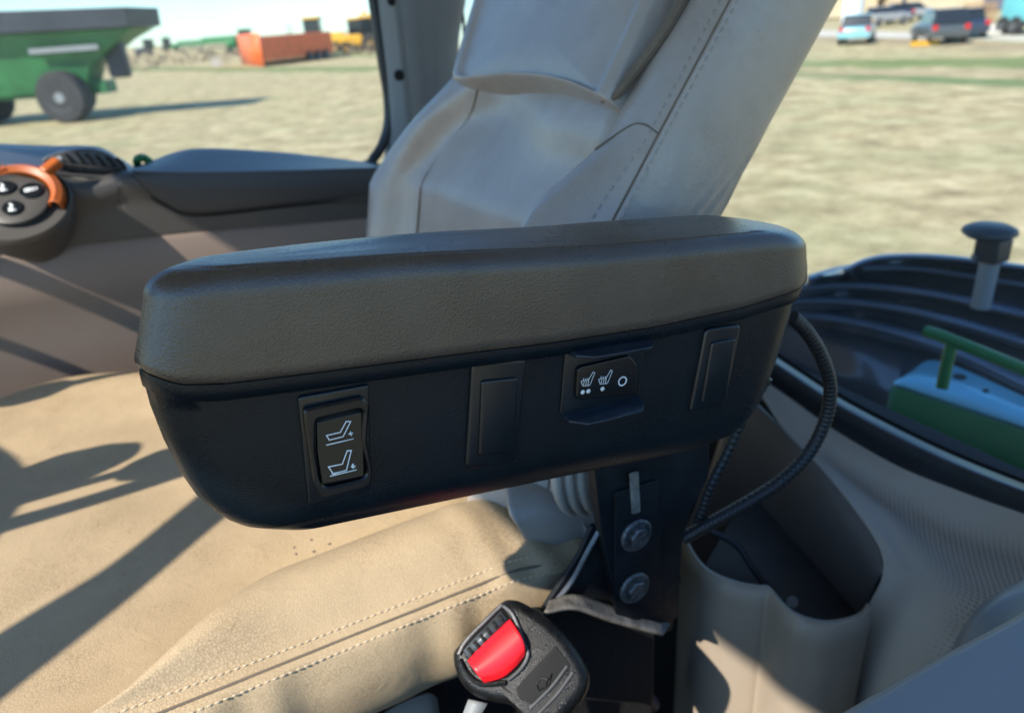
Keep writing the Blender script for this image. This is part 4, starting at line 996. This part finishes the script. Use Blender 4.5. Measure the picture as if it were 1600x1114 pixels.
    for dx, dy in ((0, 0), (122, -13)):
        ic.append([z6(x + dx, y + dy) for x, y in ((300, 424), (312, 458), (362, 450), (396, 365), (384, 360), (352, 415), (350, 436))])
        ic.append([z6(x + dx, y + dy) for x, y in ((300, 424), (350, 414))])
        for q in (319, 334, 349): ic.append([z6(x + dx, y + dy) for x, y in ((q, 402), (q - 3, 415), (q + 4, 430), (q - 2, 445), (q + 3, 460))])
    ribbon('icon', ic, .00034, NV, 'white', hr, PF)
    dots('icon_dots', [z6(312, 500), z6(351, 493), z6(449, 477)], .00145, NV, 'white', hr, PF)
    dots('icon_ring', [z6(588, 424)], .0033, NV, 'white', hr, PF, ring=.26)
    # --- hinge arm and bolts under the rear end
    arm = slab('hinge_arm', rpoly([PW(*p, .060) for p in ((925, 700), (1110, 660), (1108, 745), (1078, 800), (1066, 850), (1060, 965), (1000, 985), (968, 960), (940, 830))], .004), NV, .010, 'metal', root, bev=.001)
    slab('slot_plate', rpoly([PW(*p, .056) for p in ((962, 770), (1030, 750), (1034, 960), (962, 975))], .004), NV, .003, 'metal', arm, bev=.0008)
    slab('slot', rpoly([PW(*p, .0545) for p in ((984, 740), (998, 736), (1001, 800), (988, 804))], .002), NV, .001, 'dust', arm, bev=.0003)
    for x, y in ((993, 835), (990, 917)):
        c = PW(x, y, .0555)
        b = disc('bolt', c, NV, .0145, .003, 'bolt', root, 32, prof=[(.0145, 0), (.0148, .0015), (.0135, .0032), (.0118, .0034), (.0112, .0022), (.0001, .0022)])
        disc('bolt_head', c + NV * .002, NV + H * .05, .0088, .0045, 'bolt', b, 6, prof=[(.0088, 0), (.0088, .0035), (.0078, .0046), (.0001, .0042)], sharp=25)
    # lower mounting flange, lighter edge strip
    slab('mount_plate', rpoly([PW(*p, .072) for p in ((925, 822), (985, 812), (1065, 900), (1050, 985), (1010, 992), (930, 950), (862, 948), (845, 958), (905, 868))], .003), NV, .004, 'metal', root, bev=.0008)
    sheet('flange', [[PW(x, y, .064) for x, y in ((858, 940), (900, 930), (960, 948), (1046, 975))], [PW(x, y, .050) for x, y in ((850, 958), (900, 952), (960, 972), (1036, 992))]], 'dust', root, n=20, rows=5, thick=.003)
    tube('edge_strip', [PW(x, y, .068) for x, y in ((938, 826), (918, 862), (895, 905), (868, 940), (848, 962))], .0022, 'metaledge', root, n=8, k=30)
armrest()
def conduit():
    root = None
    pts = [(1238, 495, .045), (1262, 520, .045), (1285, 560, .045), (1297, 605, .046), (1290, 655, .048), (1262, 710, .05), (1215, 755, .052), (1150, 795, .056), (1105, 820, .06), (1066, 842, .066)]
    L = 520
    o = tube('corrugated_cable', [PW(*p) for p in pts], .006, 'rubber', None, n=14, k=L, rad=lambda t: .0056 + .00028 * (1 if int(t * 130) % 2 else -1) * .9, sharp=80)
    tag(o, 'thick black corrugated cable looping from the armrest rear end', 'cable')
    pts = [(1200, 590, .055), (1165, 645, .062), (1140, 700, .066), (1112, 755, .068), (1096, 800, .070), (1085, 835, .072)]
    o = tube('corrugated_cable', [PW(*p) for p in pts], .0045, 'rubber', None, n=12, k=240, rad=lambda t: .0042 + .00025 * (1 if int(t * 60) % 2 else -1), sharp=80)
    tag(o, 'thinner black cable dropping straight behind the armrest underside', 'cable')
conduit()

# ================================================================== BELT BUCKLE
def buckle():
    c0 = PW(815, 1015, .030); n = (CAM - c0).normalized(); n = (n + Z * .12 - H * .10).normalized()
    def Q(x, y, d=0): return hit(x, y, c0 + n * d, n)
    root = thing('seat_belt_buckle', c0 - Z * .06, 'black seat belt buckle with bright red release button beside the cushion', 'belt buckle')
    ol = [(706, 1028), (716, 1005), (776, 944), (800, 935), (830, 948), (878, 985), (912, 1032), (921, 1066), (905, 1100), (868, 1136), (830, 1150), (800, 1105), (770, 1097), (738, 1086), (716, 1062)]
    lp = cr([Q(*p) for p in ol], 70, True)
    rg = [[q - n * .030 for q in inset(lp, .004, n)], [q - n * .024 for q in lp], [q - n * .009 for q in lp]]
    for s in range(1, 7):
        a = s / 6 * math.pi / 2; rg.append([q - n * (.009 * (1 - math.sin(a))) for q in inset(lp, .0085 * (1 - math.cos(a)), n)])
    loft('body', rg, 'buckle', root, sharp=70)
    # end face well, comb of slots, rim
    well = [(722, 1012), (785, 950), (812, 985), (824, 1020), (820, 1034), (796, 1058), (760, 1064), (738, 1050)]
    build('well', [Q(x, y, .0012) for x, y in well], [tuple(range(len(well)))], 'hole', root, solid=.0006)
    wl = cr([Q(x, y, .002) for x, y in ((718, 1018), (728, 1000), (755, 972), (785, 943), (797, 950), (810, 978), (820, 1000), (826, 1022), (818, 1042), (796, 1062), (762, 1070), (734, 1056))], 60, True)
    tube('rim', [Q(x, y, .002) for x, y in ((716, 1022), (728, 1001), (756, 972), (784, 945))], .0014, 'buckle_rim', root, n=8, k=20)
    tube('rim', [Q(x, y, .002) for x, y in ((786, 946), (800, 958), (811, 982), (818, 1002), (825, 1022), (814, 1044), (794, 1062))], .0013, 'buckle_rim', root, n=8, k=30)
    tube('rim', [Q(x, y, .0012) for x, y in ((718, 1030), (730, 1052), (752, 1068), (790, 1066))], .002, 'buckle', root, n=8, k=30)
    cb = build('comb', [Q(x, y, .0022) for x, y in ((724, 1016), (782, 954), (793, 968), (733, 1030))], [(0, 1, 2, 3)], 'metaledge', root, solid=.001)
    for i in range(6):
        t = .06 + i * .165; a = Vector((724 + 58 * t, 1016 - 62 * t)); d = Vector((58, -62)).normalized(); e = Vector((11, 13)).normalized()
        q = [a + e * 2, a + d * 6 + e * 2, a + d * 6 + e * 15, a + e * 15]
        build('slot', [Q(p.x, p.y, .0030) for p in q], [(0, 1, 2, 3)], 'hole', cb, solid=.0004)
    rows = [([(731, 1032), (752, 1010), (775, 988), (797, 967)], .0005), ([(735, 1038), (757, 1019), (782, 996), (804, 977)], .0042), ([(742, 1048), (767, 1032), (794, 1012), (814, 993)], .0062), ([(750, 1058), (775, 1048), (801, 1030), (820, 1010)], .0048), ([(757, 1066), (785, 1058), (805, 1042), (821, 1022)], .0005)]
    sheet('release_button', [[Q(x, y, .002 + d) for x, y in c_] for c_, d in rows], 'red', root, n=24, rows=24, thick=.0012, sharp=80)
    # recessed label panel with raised lines on the flank
    rc = [(868, 1008), (893, 1040), (860, 1080), (832, 1100), (812, 1092), (806, 1075)]
    slab('flank_panel', rpoly([Q(x, y, .0006) for x, y in rc], .002), n, .002, 'hole', root, bev=.0004)
    for k in range(2):
        tube('ridge', [Q(886 + k * 9, 1040 + k * 10, .001), Q(862 + k * 10, 1072 + k * 10, .001), Q(828 + k * 12, 1106 + k * 10, .001)], .001, 'buckle_rim', root, n=6, k=12)
    ribbon('raised_mark', [[(838, 1068), (846, 1058), (856, 1060), (852, 1072), (842, 1078), (838, 1068)], [(862, 1052), (854, 1080)]], .0008, n, 'buckle', root, lambda x, y: Q(x, y, .0012))
    sheet('stalk', [[Q(732, 1092, -.012), Q(722, 1120, -.014), Q(712, 1160, -.016)], [Q(762, 1098, -.012), Q(748, 1125, -.014), Q(738, 1165, -.016)]], 'pillar', root, n=8, thick=.003)
buckle()
c = [[PW(x, y, .12) for x, y in ((590, 1120), (625, 1098), (668, 1082), (682, 1090))], [PW(x, y, .10) for x, y in ((590, 1190), (625, 1180), (668, 1170), (690, 1160))]]
tag(sheet('suspension_cover', c, 'bin', None, n=20, thick=.004), 'small beige seat cover edge under the cushion at the bottom', 'cover')
tag(tube('blue_strap', [PW(900, 1112, .10), PW(940, 1085, .10), PW(985, 1075, .11), PW(1020, 1100, .12)], .008, vmat('navy_strap', (.02, .035, .08), .7, 50, .2), None, n=10, k=20), 'dark navy strap end on the floor right of the buckle', 'strap')
# ================================================================== steering wheel and made-up shadow casters (outside the frame, shading seat and console)
def up_sun(h, w_, dz):
    """the point dz above the cushion that throws its shadow at (h, w_)"""
    return G(h, w_, -.27) - sd * (dz / -sd.z)
def wheel_and_shadow_casters():
    c = up_sun(-.37, .47, .47); n = (Z + H * .12).normalized(); a = W; b = n.cross(a)
    root = thing('steering_wheel', c, 'black three-spoke steering wheel ahead of the seat', 'steering wheel')
    R_ = .205
    pts = [c + (a * math.cos(t) + b * math.sin(t)) * R_ for t in [i * 2 * math.pi / 48 for i in range(49)]]
    tube('rim', pts, .0195, 'rubber', root, n=10, smoothp=False, cap=False)
    disc('hub', c - n * .02, n, .045, .03, 'rubber', root)
    for t in (5.0, 1.0, 2.5): tube('spoke', [c, c + (a * math.cos(t) + b * math.sin(t)) * R_], .011, 'rubber', root, n=8, k=4)
    tube('column', [c - n * .03, c - n * .3 - H * .25], .03, 'rubber', root, n=12, k=4)
    for kn, en, rr, lb in ((up_sun(-.16, .70, .30), up_sun(.06, .69, .36), .027, 'black control lever with oval knob by the side console'), (up_sun(-.045, .45, .30), up_sun(-.2, .44, .36), .026, 'black control lever with oval knob near the steering wheel')):
        r2 = thing('control_lever', en, lb, 'lever', 'control levers')  # unseen, added to throw the knob-shaped shadows on the cushion
        tube('stem', [en, (en + kn) / 2 + Z * .01, kn], .008, 'rubber', r2, n=8, k=12)
        d = (kn - en).normalized()
        disc('knob', kn - d * .04, d, rr, .08, 'rubber', r2, 20, prof=[(.008, 0), (rr * .8, .018), (rr, .042), (rr * .8, .065), (.0001, .08)])
    r3 = thing('door_strut', up_sun(-.06, .30, .5), 'black gas strut and hose ahead of the seat by the doorway', 'strut')  # made-up tubes out of view, laid out for the diagonal shadow band
    tube('strut', [up_sun(-.30, .125, .50), up_sun(-.17, .215, .48), up_sun(-.06, .285, .46), up_sun(.05, .385, .45), up_sun(.12, .46, .44)], .0155, 'rubber', r3, n=10, k=24, rad=lambda t: .021 + .005 * math.sin(t * 9))
    tube('hose', [up_sun(-.30, .175, .52), up_sun(-.16, .250, .50), up_sun(-.07, .300, .50), up_sun(.06, .425, .46), up_sun(.12, .49, .44)], .010, 'rubber', r3, n=8, k=24)
    tube('link_rod', [up_sun(-.26, .40, .40), up_sun(-.14, .405, .40), up_sun(-.05, .415, .38), up_sun(.06, .43, .36)], .013, 'rubber', r3, n=8, k=16)
    kb = up_sun(-.15, .485, .33); r4 = thing('control_lever', kb, 'thick black joystick grip between the two oval knobs', 'lever', 'control levers')  # added out of view for one more shadow blob on the cushion
    disc('grip', kb - H * .06, H + Z * .2, .035, .1, 'rubber', r4, 20, prof=[(.01, 0), (.028, .02), (.038, .055), (.033, .09), (.02, .115), (.0001, .125)])
    tube('stem', [kb - H * .05, kb - H * .2 + Z * .02], .012, 'rubber', r4, n=8, k=4)
    t_ = lambda h, z, k: G(h, .85, z) - sd * k
    m_ = thing('grab_rail', t_(-.1, -.2, .5), 'black grab rail at the front right window post', 'rail')  # unseen bars, put in to stripe the console with shadow
    tube('rail', [t_(-.28, -.05, .50), t_(-.10, -.19, .45), t_(.05, -.34, .40)], .013, 'rubber', m_, n=8, k=12)
    tube('rail_end', [t_(-.28, -.05, .50), t_(-.30, -.02, .55)], .02, 'rubber', m_, n=8, k=4)
    tube('lower_bar', [t_(-.30, -.16, .45), t_(-.16, -.28, .42), t_(-.02, -.42, .38)], .009, 'rubber', m_, n=8, k=12)
wheel_and_shadow_casters()
